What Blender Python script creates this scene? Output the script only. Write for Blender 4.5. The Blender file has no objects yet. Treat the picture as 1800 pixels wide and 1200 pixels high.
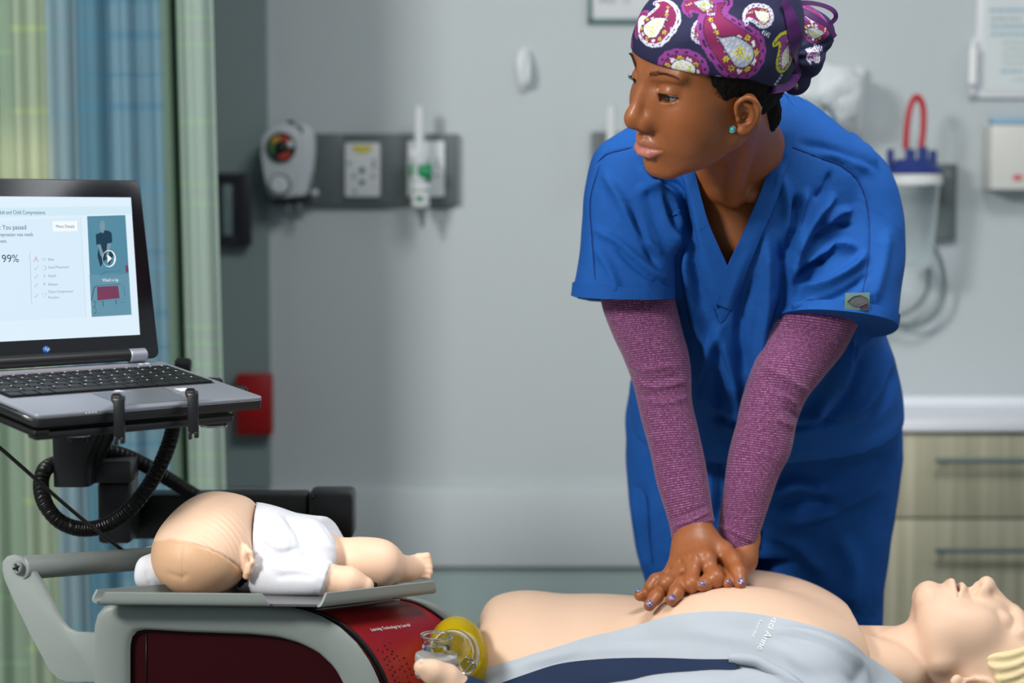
import bpy, bmesh, math, random
import numpy as np
from mathutils import Vector, Matrix

random.seed(7)
rng = np.random.RandomState(7)
C = bpy.context.scene.collection
scene = bpy.context.scene

# ------------------------------------------------------------------ camera, world, lights, exposure
FPX, CAMZ = 3400.0, 1.41
PITCH = math.atan(270 / 3400.0)
cam_data = bpy.data.cameras.new('camera')
cam = bpy.data.objects.new('camera', cam_data)
C.objects.link(cam)
cam.location = (0, 0, CAMZ)
cam.rotation_euler = (math.pi / 2 - PITCH, 0, 0)
cam_data.sensor_width = 36
cam_data.lens = FPX / 1800 * 36
cam_data.clip_start = 0.05
cam_data.dof.use_dof = True
cam_data.dof.focus_distance = 2.52
cam_data.dof.aperture_fstop = 2.5
scene.camera = cam

world = bpy.data.worlds.new('world')
scene.world = world
world.use_nodes = True
world.node_tree.nodes['Background'].inputs[0].default_value = (0.70, 0.82, 0.90, 1)
world.node_tree.nodes['Background'].inputs[1].default_value = 0.33


def area(name, loc, target, size, power, color, size_y=None, spread=180):
    l = bpy.data.lights.new(name, 'AREA')
    l.energy = power
    l.color = color
    l.size = size
    if size_y:
        l.shape = 'RECTANGLE'
        l.size_y = size_y
    l.spread = math.radians(spread)
    o = bpy.data.objects.new(name, l)
    C.objects.link(o)
    o.location = loc
    o.rotation_euler = (Vector(target) - Vector(loc)).to_track_quat('-Z', 'Y').to_euler()
    return o


area('key_light', (-1.8, 0.45, 2.62), (0.1, 2.7, 1.05), 0.6, 112, (1.0, 0.97, 0.92))
area('top_fill_light', (0.55, 2.1, 2.66), (0.2, 2.55, 0), 0.8, 27, (1.0, 0.98, 0.95), 0.6)  # unseen fill added overhead to brighten the infant's head and dummy chest
area('right_light', (2.2, 2.2, 2.3), (0.6, 3.0, 1.2), 0.5, 4, (0.92, 0.96, 1.0))
scene.view_settings.view_transform = 'Standard'
scene.view_settings.look = 'None'
scene.view_settings.gamma = 1
scene.view_settings.use_curve_mapping = False
scene.view_settings.exposure = 0.0

# ------------------------------------------------------------------ helpers
_c, _s = math.cos(PITCH), math.sin(PITCH)


def P(px, py, Y):
    """photo pixel at world depth Y -> world point"""
    r, u = (px - 900) / FPX, -(py - 600) / FPX
    d = (r, _c + u * _s, -_s + u * _c)
    t = Y / d[1]
    return np.array([d[0] * t, Y, CAMZ + d[2] * t])


def PJ(p):
    p = np.asarray(p, float)
    x, y, z = p[..., 0], p[..., 1], p[..., 2] - CAMZ
    d = y * _c - z * _s
    v = y * _s + z * _c
    return np.stack([900 + FPX * x / d, 600 - FPX * v / d], -1)


def nrm(v):
    v = np.asarray(v, float)
    return v / (np.linalg.norm(v, axis=-1, keepdims=True) + 1e-12)


def tag(o, label=None, cat=None, group=None, kind=None):
    if label: o['label'] = label
    if cat: o['category'] = cat
    if group: o['group'] = group
    if kind: o['kind'] = kind
    return o


def empty(name, loc, label=None, cat=None, group=None):
    o = bpy.data.objects.new(name, None)
    C.objects.link(o)
    o.location = tuple(loc)
    o.empty_display_size = 0.05
    return tag(o, label, cat, group)


def mkobj(name, V, Fs, mat, parent=None, smooth=True, kind=None, autosmooth=None):
    """V world coordinates; the origin stays at the parent's"""
    V = np.asarray(V, float).reshape(-1, 3)
    org = np.zeros(3)
    if parent is not None:
        pp = parent; org = np.array(pp.location)
        while pp.parent: pp = pp.parent; org = org + np.array(pp.location)
    me = bpy.data.meshes.new(name)
    Vl = V - org
    if isinstance(Fs, np.ndarray) and Fs.ndim == 2:
        n, k = Fs.shape
        me.vertices.add(len(Vl)); me.vertices.foreach_set('co', Vl.astype(np.float32).ravel())
        me.loops.add(n * k); me.loops.foreach_set('vertex_index', Fs.astype(np.int32).ravel())
        me.polygons.add(n); me.polygons.foreach_set('loop_start', np.arange(n, dtype=np.int32) * k)
        me.update(calc_edges=True)
    else:
        me.from_pydata([tuple(v) for v in Vl], [], [tuple(int(i) for i in f) for f in Fs])
    me.update()
    if smooth and len(me.polygons):
        me.polygons.foreach_set('use_smooth', np.ones(len(me.polygons), bool))
        if autosmooth:
            me.set_sharp_from_angle(angle=math.radians(autosmooth))
    if mat: me.materials.append(mat)
    o = bpy.data.objects.new(name, me)
    C.objects.link(o)
    if parent is not None: o.parent = parent
    if kind: o['kind'] = kind
    return o


def get_mesh(o):
    me = o.data
    V = np.zeros(len(me.vertices) * 3, np.float32); me.vertices.foreach_get('co', V)
    N = np.zeros(len(me.vertices) * 3, np.float32); me.vertex_normals.foreach_get('vector', N)
    return V.reshape(-1, 3).astype(float), N.reshape(-1, 3).astype(float)


def set_verts(o, V):
    o.data.vertices.foreach_set('co', np.asarray(V, np.float32).ravel()); o.data.update()


# ---- materials
MATS = {}


def mat(name, col, rough=0.5, metal=0.0, bump=0.0, bscale=200, var=0.0, vscale=8, emit=None, estr=1.0, spec=0.5,
        sss=0.0, ssr=(1, .3, .15), trans=0.0, ior=1.45, alpha=1.0, coat=0.0, sheen=0.0):
    if name in MATS: return MATS[name]
    m = bpy.data.materials.new(name); m.use_nodes = True
    nt = m.node_tree; b = nt.nodes['Principled BSDF']; L = nt.links
    b.inputs['Base Color'].default_value = (*col, 1)
    b.inputs['Roughness'].default_value = rough
    b.inputs['Metallic'].default_value = metal
    b.inputs['Specular IOR Level'].default_value = spec
    b.inputs['IOR'].default_value = ior
    if sss:
        b.inputs['Subsurface Weight'].default_value = sss
        b.inputs['Subsurface Radius'].default_value = ssr
        b.inputs['Subsurface Scale'].default_value = 0.006
    if trans: b.inputs['Transmission Weight'].default_value = trans
    if alpha < 1: b.inputs['Alpha'].default_value = alpha
    if coat: b.inputs['Coat Weight'].default_value = coat; b.inputs['Coat Roughness'].default_value = .1
    if sheen: b.inputs['Sheen Weight'].default_value = sheen; b.inputs['Sheen Roughness'].default_value = .5
    if emit:
        b.inputs['Emission Color'].default_value = (*emit, 1); b.inputs['Emission Strength'].default_value = estr
    tc = nt.nodes.new('ShaderNodeTexCoord')
    if var:
        n = nt.nodes.new('ShaderNodeTexNoise'); n.inputs['Scale'].default_value = vscale; n.inputs['Detail'].default_value = 6
        L.new(tc.outputs['Object'], n.inputs['Vector'])
        mx = nt.nodes.new('ShaderNodeMix'); mx.data_type = 'RGBA'
        mx.inputs['A'].default_value = (*[c * (1 - var) for c in col], 1)
        mx.inputs['B'].default_value = (*[min(1, c * (1 + var)) for c in col], 1)
        L.new(n.outputs['Fac'], mx.inputs['Factor']); L.new(mx.outputs['Result'], b.inputs['Base Color'])
    if bump:
        n = nt.nodes.new('ShaderNodeTexNoise'); n.inputs['Scale'].default_value = bscale; n.inputs['Detail'].default_value = 3
        L.new(tc.outputs['Object'], n.inputs['Vector'])
        bp = nt.nodes.new('ShaderNodeBump'); bp.inputs['Strength'].default_value = bump; bp.inputs['Distance'].default_value = 0.002
        L.new(n.outputs['Fac'], bp.inputs['Height']); L.new(bp.outputs['Normal'], b.inputs['Normal'])
    MATS[name] = m
    return m


def sr(r, g, b):
    f = lambda c: (c / 255) / 12.92 if c / 255 <= .04045 else ((c / 255 + .055) / 1.055) ** 2.4
    return (f(r), f(g), f(b))


# ---- SDF modelling
def smin(a, b, k):
    h = np.maximum(k - np.abs(a - b), 0) / k
    return np.minimum(a, b) - h * h * k * .25


def smax(a, b, k): return -smin(-a, -b, k)


def ell(p, c, r, M=None):
    q = p - np.asarray(c, float)
    if M is not None: q = q @ M          # columns of M are the local axes
    r = np.asarray(r, float)
    k0 = np.linalg.norm(q / r, axis=1); k1 = np.linalg.norm(q / (r * r), axis=1) + 1e-9
    return k0 * (k0 - 1) / k1


def cone(p, a, b, ra, rb):
    a = np.asarray(a, float); b = np.asarray(b, float)
    ab = b - a
    t = np.clip(((p - a) @ ab) / (ab @ ab + 1e-12), 0, 1)
    return np.linalg.norm(p - a - t[:, None] * ab, axis=1) - (ra + (rb - ra) * t)


def chain(p, pts, rs, k=0.004):
    d = None
    for i in range(len(pts) - 1):
        e = cone(p, pts[i], pts[i + 1], rs[i], rs[i + 1])
        d = e if d is None else smin(d, e, k)
    return d


def sdf_mesh(f, lo, hi, h, B=8):
    lo = np.asarray(lo, float); hi = np.asarray(hi, float)
    n = np.ceil((hi - lo) / h / B).astype(int)
    g = n * B + 1
    bi = np.stack(np.meshgrid(*[np.arange(k) for k in n], indexing='ij'), -1).reshape(-1, 3)
    cc = lo + (bi + .5) * B * h
    dc = np.concatenate([f(c) for c in np.array_split(cc, max(1, len(cc) // 200000))])
    D = np.repeat(np.repeat(np.repeat(np.where(dc < 0, -1., 1.).astype(np.float32).reshape(n), B, 0), B, 1), B, 2)
    D = np.pad(D, ((0, 1),) * 3, mode='edge')
    act = bi[np.abs(dc) < B * h * .87 * 1.45 + .002]
    o = np.stack(np.meshgrid(*[np.arange(B + 1)] * 3, indexing='ij'), -1).reshape(-1, 3)
    for ch in np.array_split(act, max(1, len(act) // 400)):
        idx = (ch[:, None, :] * B + o[None]).reshape(-1, 3)
        v = f(lo + idx * h)
        D[idx[:, 0], idx[:, 1], idx[:, 2]] = v
    D[0] = D[-1] = 1; D[:, 0] = D[:, -1] = 1; D[:, :, 0] = D[:, :, -1] = 1
    S = D < 0
    cs = np.zeros(tuple(g - 1), np.int8)
    for dx in (0, 1):
        for dy in (0, 1):
            for dz in (0, 1):
                cs += S[dx:dx + g[0] - 1, dy:dy + g[1] - 1, dz:dz + g[2] - 1]
    cells = np.argwhere((cs > 0) & (cs < 8))
    ids = -np.ones(tuple(g - 1), np.int32)
    ids[cells[:, 0], cells[:, 1], cells[:, 2]] = np.arange(len(cells))
    acc = np.zeros((len(cells), 3)); cnt = np.zeros(len(cells))
    E = []
    for ax in range(3):
        for u in (0, 1):
            for v in (0, 1):
                a = np.zeros(3, int); a[(ax + 1) % 3] = u; a[(ax + 2) % 3] = v
                b = a.copy(); b[ax] = 1; E.append((a, b))
    for a, b in E:
        ia = cells + a; ib = cells + b
        da = D[ia[:, 0], ia[:, 1], ia[:, 2]]; db = D[ib[:, 0], ib[:, 1], ib[:, 2]]
        m = (da < 0) != (db < 0)
        t = np.where(m, da / np.where(m, da - db, 1), 0)
        acc += np.where(m[:, None], a + t[:, None] * (b - a), 0); cnt += m
    V = lo + (cells + acc / np.maximum(cnt, 1)[:, None]) * h
    Q = []
    for ax in range(3):
        sl0 = [slice(1, -1)] * 3; sl1 = [slice(1, -1)] * 3
        sl0[ax] = slice(0, -1); sl1[ax] = slice(1, None)
        s0 = S[tuple(sl0)]; s1 = S[tuple(sl1)]
        off = np.ones(3, int); off[ax] = 0
        for sgn in (0, 1):
            e = np.argwhere((s0 & ~s1) if sgn == 0 else (~s0 & s1)) + off
            if not len(e): continue
            u = np.zeros(3, int); v = np.zeros(3, int); u[(ax + 1) % 3] = 1; v[(ax + 2) % 3] = 1
            c0, c1, c2, c3 = e - u - v, e - v, e, e - u
            q = np.stack([ids[tuple(c.T)] for c in (c0, c1, c2, c3)], 1)
            if sgn: q = q[:, ::-1]
            Q.append(q)
    Q = np.concatenate(Q)
    Q = Q[(Q >= 0).all(1)]
    return V, Q


def join(parts):
    Vs, Fs, n = [], [], 0
    for V, F in parts:
        Vs.append(np.asarray(V, float)); F2 = [[i + n for i in f] for f in F] if not isinstance(F, np.ndarray) else (F + n)
        Fs.extend(F2 if not isinstance(F2, np.ndarray) else F2.tolist()); n += len(V)
    return np.concatenate(Vs), Fs


def remesh(V, Fs, voxel, smooth=4, sfac=.5):
    o = mkobj('tmp', V, Fs, None)
    m = o.modifiers.new('r', 'REMESH'); m.mode = 'VOXEL'; m.voxel_size = voxel
    if smooth:
        s = o.modifiers.new('s', 'SMOOTH'); s.iterations = smooth; s.factor = sfac
    dg = bpy.context.evaluated_depsgraph_get()
    me = bpy.data.meshes.new_from_object(o.evaluated_get(dg))
    V2 = np.zeros(len(me.vertices) * 3, np.float32); me.vertices.foreach_get('co', V2)
    n = len(me.polygons)
    lt = np.zeros(n, np.int32); me.polygons.foreach_get('loop_total', lt)
    vi = np.zeros(len(me.loops), np.int32); me.loops.foreach_get('vertex_index', vi)
    if (lt == 4).all(): F2 = vi.reshape(-1, 4)
    else:
        st = np.concatenate([[0], np.cumsum(lt)[:-1]]); F2 = [vi[a:a + b].tolist() for a, b in zip(st, lt)]
    bpy.data.objects.remove(o); bpy.data.meshes.remove(me)
    return V2.reshape(-1, 3).astype(float), F2


# ---- curves / lofts
def crom(A, n):
    """Catmull-Rom through rows of A, n samples per span"""
    A = np.asarray(A, float)
    if len(A) == 2: return np.linspace(A[0], A[1], n + 1)
    Q = np.vstack([2 * A[0] - A[1], A, 2 * A[-1] - A[-2]])
    out = []
    for i in range(1, len(Q) - 2):
        t = (np.arange(n) / n)[:, None]
        p0, p1, p2, p3 = Q[i - 1], Q[i], Q[i + 1], Q[i + 2]
        out.append(.5 * ((2 * p1) + (-p0 + p2) * t + (2 * p0 - 5 * p1 + 4 * p2 - p3) * t * t + (-p0 + 3 * p1 - 3 * p2 + p3) * t ** 3))
    out.append(A[-1][None])
    return np.concatenate(out)


def rings_mesh(R, cap=True, closed=False):
    """R: (n, m, 3) rings"""
    n, m, _ = R.shape
    V = R.reshape(-1, 3)
    i = np.arange(n - 1)[:, None] * m; j = np.arange(m)[None]; k = (j + 1) % m
    Fq = np.stack([i + j, i + k, i + m + k, i + m + j], -1).reshape(-1, 4).tolist()
    if closed:
        b = (n - 1) * m
        Fq += [[b + a, b + (a + 1) % m, (a + 1) % m, a] for a in range(m)]
    elif cap:
        V = np.vstack([V, R[0].mean(0), R[-1].mean(0)])
        a, b = n * m, n * m + 1; e = (n - 1) * m
        Fq += [[a, (q + 1) % m, q] for q in range(m)] + [[b, e + q, e + (q + 1) % m] for q in range(m)]
    return V, Fq


def loft(st, n=6, m=48, ex=2.0, cap_round=0.0):
    """stations (xl,yl,xr,yr,Y,depth radius[,Yright]); left/right pixel outline points"""
    A = crom([(s[0], s[1], s[2], s[3], s[4], s[5], s[6] if len(s) > 6 else s[4]) for s in st], n)
    L = np.array([P(a[0], a[1], a[4]) for a in A]); Rr = np.array([P(a[2], a[3], a[6]) for a in A])
    Cc = (L + Rr) / 2; U = (Rr - L) / 2
    ax = nrm(np.gradient(Cc, axis=0))
    W = nrm(np.cross(ax, nrm(U)))
    t = np.linspace(0, 2 * np.pi, m, endpoint=False)
    ct, stt = np.cos(t), np.sin(t)
    ct = np.sign(ct) * np.abs(ct) ** (2 / ex); stt = np.sign(stt) * np.abs(stt) ** (2 / ex)
    R = Cc[:, None] + U[:, None] * ct[None, :, None] + W[:, None] * (A[:, 5][:, None, None] * stt[None, :, None])
    if cap_round:
        pre, post = [], []
        for q in (.97, .88, .7, .4):
            off = math.sqrt(1 - q * q) * cap_round
            pre.append(Cc[0] - ax[0] * off + (R[0] - Cc[0]) * q); post.append(Cc[-1] + ax[-1] * off + (R[-1] - Cc[-1]) * q)
        R = np.concatenate([np.array(pre[::-1]), R, np.array(post)])
    return rings_mesh(R)


def tube(pts, r, n=6, m=12, cap=True, flat=None, closed=False):
    """sweep along world points; r scalar or per control point"""
    pts = np.asarray(pts, float)
    rr = np.full(len(pts), r) if np.isscalar(r) else np.asarray(r, float)
    A = crom(np.column_stack([pts, rr]), n)
    p, rr = A[:, :3], A[:, 3]
    T = nrm(np.gradient(p, axis=0))
    up = np.array([0, 0, 1.]) if abs(T[0][2]) < .9 else np.array([0, 1., 0])
    N = [nrm(np.cross(T[0], up))]
    for i in range(1, len(p)):
        v = N[-1] - T[i] * (N[-1] @ T[i]); N.append(nrm(v))
    N = np.array(N); Bn = np.cross(T, N)
    t = np.linspace(0, 2 * np.pi, m, endpoint=False)
    fl = 1 if flat is None else flat
    R = p[:, None] + rr[:, None, None] * (N[:, None] * np.cos(t)[None, :, None] + fl * Bn[:, None] * np.sin(t)[None, :, None])
    return rings_mesh(R, cap=cap)


def box(c, s, bev=0.0, M=None):
    """centre, full size; bevelled box"""
    bm = bmesh.new(); bmesh.ops.create_cube(bm, size=1)
    for v in bm.verts: v.co = Vector((v.co.x * s[0], v.co.y * s[1], v.co.z * s[2]))
    if bev: bmesh.ops.bevel(bm, geom=bm.edges[:], offset=bev, segments=2, profile=.5, affect='EDGES')
    V = np.array([v.co[:] for v in bm.verts]); Fs = [[v.index for v in f.verts] for f in bm.faces]; bm.free()
    if M is not None: V = V @ np.asarray(M).T
    return V + np.asarray(c, float), Fs


def boxpx(x0, y0, x1, y1, Y, dep, bev=0.002):
    """box whose front face covers the pixel rectangle at depth Y, dep deep behind"""
    a, b = P(x0, y1, Y), P(x1, y0, Y)
    return box(((a[0] + b[0]) / 2, Y + dep / 2, (a[2] + b[2]) / 2), (b[0] - a[0], dep, b[2] - a[2]), bev)


def prism(pts, thick, bev=0.0, dirv=(0, 1, 0)):
    """closed 3-D polygon pts extruded by thick along dirv"""
    bm = bmesh.new(); vs = [bm.verts.new(tuple(p)) for p in pts]
    f = bm.faces.new(vs); bm.normal_update()
    r = bmesh.ops.extrude_face_region(bm, geom=[f])
    nv = [g for g in r['geom'] if isinstance(g, bmesh.types.BMVert)]
    d = Vector(dirv) * thick
    for v in nv: v.co += d
    if bev:
        es = [e for e in bm.edges if len(e.link_faces) == 2 and e.calc_face_angle(0) > .6]
        bmesh.ops.bevel(bm, geom=es, offset=bev, segments=2, profile=.5, affect='EDGES')
    bmesh.ops.recalc_face_normals(bm, faces=bm.faces[:])
    bm.verts.index_update()
    V = np.array([v.co[:] for v in bm.verts]); Fs = [[v.index for v in f.verts] for f in bm.faces]; bm.free()
    return V, Fs


def prpx(pts, Y, thick, bev=0.0):
    return prism([P(x, y, Y) for x, y in pts], thick, bev)


def cyl(a, b, r, m=24, bev=0.0, r2=None):
    a = np.asarray(a, float); b = np.asarray(b, float); r2 = r if r2 is None else r2
    T = nrm(b - a); up = np.array([0, 0, 1.]) if abs(T[2]) < .9 else np.array([1., 0, 0])
    N = nrm(np.cross(T, up)); Bn = np.cross(T, N)
    t = np.linspace(0, 2 * np.pi, m, endpoint=False)
    circ = N[None] * np.cos(t)[:, None] + Bn[None] * np.sin(t)[:, None]
    if bev: st = [(0, r - bev), (bev, r), (np.linalg.norm(b - a) - bev, r2), (np.linalg.norm(b - a), r2 - bev)]
    else: st = [(0, r), (np.linalg.norm(b - a), r2)]
    return rings_mesh(np.array([a + T * s + circ * q for s, q in st]))


def lathe(c, axis, prof, m=32):
    """prof (along axis, radius)"""
    c = np.asarray(c, float); T = nrm(axis); up = np.array([0, 0, 1.]) if abs(T[2]) < .9 else np.array([1., 0, 0])
    N = nrm(np.cross(T, up)); Bn = np.cross(T, N)
    t = np.linspace(0, 2 * np.pi, m, endpoint=False)
    circ = N[None] * np.cos(t)[:, None] + Bn[None] * np.sin(t)[:, None]
    return rings_mesh(np.array([c + T * s + circ * max(q, 1e-5) for s, q in prof]))


def grid_sheet(rows, nu=6, nv=6):
    """rows of world points (equal length) -> smooth quad sheet"""
    A = np.asarray(rows, float)
    A = np.stack([crom(r, nu) for r in A])
    A = np.stack([crom(A[:, j], nv) for j in range(A.shape[1])], 1)
    n, m, _ = A.shape
    i = np.arange(n - 1)[:, None] * m; j = np.arange(m - 1)[None]
    Fq = np.stack([i + j, i + j + 1, i + m + j + 1, i + m + j], -1).reshape(-1, 4)
    return A.reshape(-1, 3), Fq, (n, m)


def shell(V, Fq, shape, thick, towards=(0, -1, 0)):
    """give a grid sheet thickness: closed solid"""
    n, m = shape; A = V.reshape(n, m, 3)
    N = nrm(np.cross(np.gradient(A, axis=1), np.gradient(A, axis=0)))
    if (N.reshape(-1, 3).mean(0) @ np.asarray(towards, float)) < 0: N = -N
    Bk = (A - N * thick).reshape(-1, 3); k = n * m
    F2 = Fq.tolist() + [[q + k for q in f[::-1]] for f in Fq.tolist()]
    idx = np.arange(k).reshape(n, m)
    loop = list(idx[0]) + list(idx[1:, -1]) + list(idx[-1, ::-1][1:]) + list(idx[::-1, 0][1:-1])
    F2 += [[loop[a], loop[(a + 1) % len(loop)], loop[(a + 1) % len(loop)] + k, loop[a] + k] for a in range(len(loop))]
    return np.vstack([V, Bk]), [[int(q) for q in f] for f in F2]


def fix_normals(o):
    bm = bmesh.new(); bm.from_mesh(o.data); bmesh.ops.recalc_face_normals(bm, faces=bm.faces[:]); bm.to_mesh(o.data); bm.free()
    return o


def solid(name, VF, m, parent=None, smooth=40, kind=None):
    V, Fs = VF
    o = mkobj(name, V, Fs, m, parent, smooth=True, kind=kind)
    fix_normals(o)
    o.data.polygons.foreach_set('use_smooth', np.ones(len(o.data.polygons), bool))
    o.data.set_sharp_from_angle(angle=math.radians(smooth))
    return o


def snoise(p, freq, seed=0, n=6):
    """cheap smooth noise: warped sines"""
    r = np.random.RandomState(seed); out = np.zeros(len(p))
    q = p + .25 / freq * np.sin(p[:, [1, 2, 0]] * freq * 1.7 + r.rand(3) * 6)
    for i in range(n):
        d = nrm(r.randn(3)); out += np.sin(q @ d * freq * (0.7 + .8 * r.rand()) * 2 * np.pi + r.rand() * 6.28)
    return out / n ** .5


def folds(V, N, lst, front=True):
    """push vertices along normals near pixel polylines: (points, width px, amplitude m)"""
    px = PJ(V); out = V.copy()
    view = nrm(np.array([0, 0, CAMZ]) - V)
    w = np.clip((N * view).sum(1) * 3, 0, 1) if front else 1.0
    for pts, wd, amp in lst:
        c = crom(np.array(pts, float), 8)
        lo, hi = c.min(0) - 3 * wd, c.max(0) + 3 * wd
        sel = np.where((px[:, 0] > lo[0]) & (px[:, 0] < hi[0]) & (px[:, 1] > lo[1]) & (px[:, 1] < hi[1]))[0]
        if not len(sel): continue
        q = px[sel]; best = np.full(len(sel), 1e9); tt = np.zeros(len(sel)); n = len(c) - 1
        for i in range(n):
            a, b = c[i], c[i + 1]; ab = b - a
            t = np.clip(((q - a) @ ab) / (ab @ ab + 1e-9), 0, 1); d = np.linalg.norm(q - a - t[:, None] * ab, axis=1)
            m = d < best; best[m] = d[m]; tt[m] = (i + t[m]) / n
        taper = np.clip(np.minimum(tt, 1 - tt) * 5 + .05, 0, 1)
        e = amp * np.exp(-(best / wd) ** 2) * taper
        out[sel] += N[sel] * (e * (w[sel] if front else 1))[:, None]
    return out


def bvh_of(o):
    from mathutils.bvhtree import BVHTree
    V, _n = get_mesh(o); org = np.zeros(3); q = o
    while q.parent: q = q.parent; org = org + np.array(q.location)
    return BVHTree.FromPolygons([tuple(v) for v in V + org], [tuple(p.vertices) for p in o.data.polygons])


def ray_px(tree, x, y, off=.0006):
    """the point of a surface seen at a photo pixel, lifted a little off it"""
    a, b = P(x, y, 1.2), P(x, y, 3.6); d = nrm(b - a)
    loc, nn, _i, _d = tree.ray_cast(Vector(a), Vector(d))
    return None if loc is None else np.array(loc) - d * off


def text_mesh(s, size, M, mt, parent, name='lettering', extrude=0.0002, align='LEFT', shear=0):
    cu = bpy.data.curves.new('t', 'FONT'); cu.body = s; cu.size = size; cu.extrude = extrude; cu.align_x = align; cu.shear = shear
    cu.resolution_u = 3
    o = bpy.data.objects.new('t', cu); C.objects.link(o)
    dg = bpy.context.evaluated_depsgraph_get(); dg.update()
    me = bpy.data.meshes.new_from_object(o.evaluated_get(dg))
    V = np.zeros(len(me.vertices) * 3); me.vertices.foreach_get('co', V); V = V.reshape(-1, 3)
    Fs = [list(p.vertices) for p in me.polygons]
    bpy.data.objects.remove(o); bpy.data.meshes.remove(me)
    M = np.asarray(M, float)
    V = V @ M[:3, :3].T + M[:3, 3]
    return mkobj(name, V, Fs, mt, parent, smooth=False)


def frame_mat(o, x, z, up=None):
    """4x4 with text x along x, text y along up, text normal z"""
    x = nrm(x); z = nrm(z); y = np.cross(z, x)
    M = np.eye(4); M[:3, 0] = x; M[:3, 1] = y; M[:3, 2] = z; M[:3, 3] = o
    return M
# ------------------------------------------------------------------ the room
YW = 4.05
m_wall = mat('wall_paint', sr(182, 191, 195), .62, bump=.05, bscale=90, var=.02, vscale=3)
m_col = mat('column_shade', sr(122, 138, 140), .6, var=.03, vscale=3)  # shade beside the curtain is put into the column's darker colour
m_rail = mat('rail_vinyl', sr(186, 195, 199), .4, var=.02)
m_low = mat('lower_wall', sr(146, 165, 165), .6, var=.03)
m_white = mat('white_paint', sr(222, 224, 224), .7)
m_floor = mat('floor_vinyl', sr(120, 125, 122), .35, var=.06, vscale=5)
XL, XR, ZC, YB = -2.6, 2.6, 2.75, -1.2


def struct(name, VF, m, parent=None):
    o = solid(name, VF, m, parent)
    if parent is None: o['kind'] = 'structure'
    return o


struct('floor', box((0, (YB + YW) / 2, -.03), (XR - XL + .2, YW - YB + .2, .06)), m_floor)
struct('ceiling', box((0, (YB + YW) / 2, ZC + .03), (XR - XL + .2, YW - YB + .2, .06)), m_white)
wall = struct('wall_back', box((0, YW + .03, ZC / 2), (XR - XL + .2, .06, ZC)), m_wall)
struct('wall_left', box((XL - .03, (YB + YW) / 2, ZC / 2), (.06, YW - YB, ZC)), m_wall)
struct('wall_right', box((XR + .03, (YB + YW) / 2, ZC / 2), (.06, YW - YB, ZC)), m_wall)
zt, zb = P(700, 856, YW - .02)[2], P(700, 996, YW - .02)[2]
struct('trim_1', box((0, YW - .012, (zt + zb) / 2), (XR - XL, .024, zt - zb), .004), m_rail)
struct('trim_2', box((0, YW - .003, zb / 2), (XR - XL, .006, zb)), m_low)
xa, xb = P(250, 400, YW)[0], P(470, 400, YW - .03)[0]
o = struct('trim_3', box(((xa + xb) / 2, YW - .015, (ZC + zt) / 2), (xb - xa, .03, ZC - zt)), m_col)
# ------------------------------------------------------------------ privacy curtain
YC = 3.35
cur = empty('privacy_curtain', (P(200, 400, YC)[0], YC, .0), 'pale green and blue plaid privacy curtain hanging in soft folds at the left', 'curtain')
nx, nz = 300, 420
ux = np.linspace(-420, 383, nx); zz = np.linspace(.28, ZC - .08, nz)
U_, Z_ = np.meshgrid(ux, zz, indexing='ij')
lean = (P(400, 330, YC)[2] - Z_) * 14
X_ = (U_ - 900 + lean * np.clip((U_ + 100) / 480, 0, 1)) / (FPX / YC) * (1)
ph = U_ / 62.0 * 2 * np.pi
Y_ = YC + .012 * np.sin(ph + .9 * np.sin(U_ / 150)) + .005 * np.sin(ph * 2.3 + 1) + .006 * np.sin(Z_ * 2 + U_ / 50)
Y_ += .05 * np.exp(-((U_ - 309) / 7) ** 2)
V = np.stack([X_, Y_, Z_], -1).reshape(-1, 3)
i = np.arange(nx - 1)[:, None] * nz; j = np.arange(nz - 1)[None]
Fq = np.stack([i + j, i + j + 1, i + nz + j + 1, i + nz + j], -1).reshape(-1, 4)
yy_ = PJ(V)[:, 1]; uu = U_.ravel(); cc_ = np.zeros((len(V), 3))
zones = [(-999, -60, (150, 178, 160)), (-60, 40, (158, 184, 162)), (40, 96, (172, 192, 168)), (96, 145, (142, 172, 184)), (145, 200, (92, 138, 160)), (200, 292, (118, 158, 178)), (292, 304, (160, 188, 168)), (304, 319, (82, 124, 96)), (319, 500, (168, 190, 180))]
sm = lambda a, b, w_: 1 / (1 + np.exp(-(a - b) / w_))
tot = np.zeros(len(V))
for a_, b_, c_ in zones:
    w_ = sm(uu, a_, 1.2) * (1 - sm(uu, b_, 1.2)); cc_ += w_[:, None] * np.array(sr(*c_)); tot += w_
cc_ /= tot[:, None]; cc_ *= .66


def stripe(x0_, x1_, ys, hw_, c_, a_=.5):
    for y in ys:
        w_ = sm(uu, x0_, 1.5) * (1 - sm(uu, x1_, 1.5)) * np.exp(-((yy_ - y) / hw_) ** 4) * a_
        cc_[:] = cc_ * (1 - w_[:, None]) + np.array(sr(*c_)) * w_[:, None]


stripe(145, 292, [62, 187, 550, 700, 1010, 1130], 8, (62, 116, 146)); stripe(145, 292, [2, 131, 331, 443, 610, 780, 905, 1060, -120], 3.5, (52, 112, 140)); stripe(96, 145, [3, 55, 200, 390, 560, 760, 930, 1100], 4, (96, 146, 158))
stripe(200, 292, [330, 470], 4, (92, 146, 180))
stripe(30, 96, [50, 195, 330, 520, 700, 880, 1010, 1140], 4.5, (172, 192, 112)); stripe(319, 500, [30, 80, 215, 322, 357, 574, 604, 640, 720, 800, 845], 3.2, (138, 176, 128)); stripe(-60, 40, [92, 420, 610, 990, 1050, 1165], 4, (140, 176, 140))
for lo_b, hi_b in ((300, 420),):  # warm glow of light on the cloth, blended into its colour
    w_ = np.exp(-((yy_ - 290) / 70) ** 2) * (1 - sm(uu, 96, 8)) * .45; cc_[:] = cc_ * (1 - w_[:, None]) + np.array(sr(206, 210, 170)) * w_[:, None]
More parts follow.
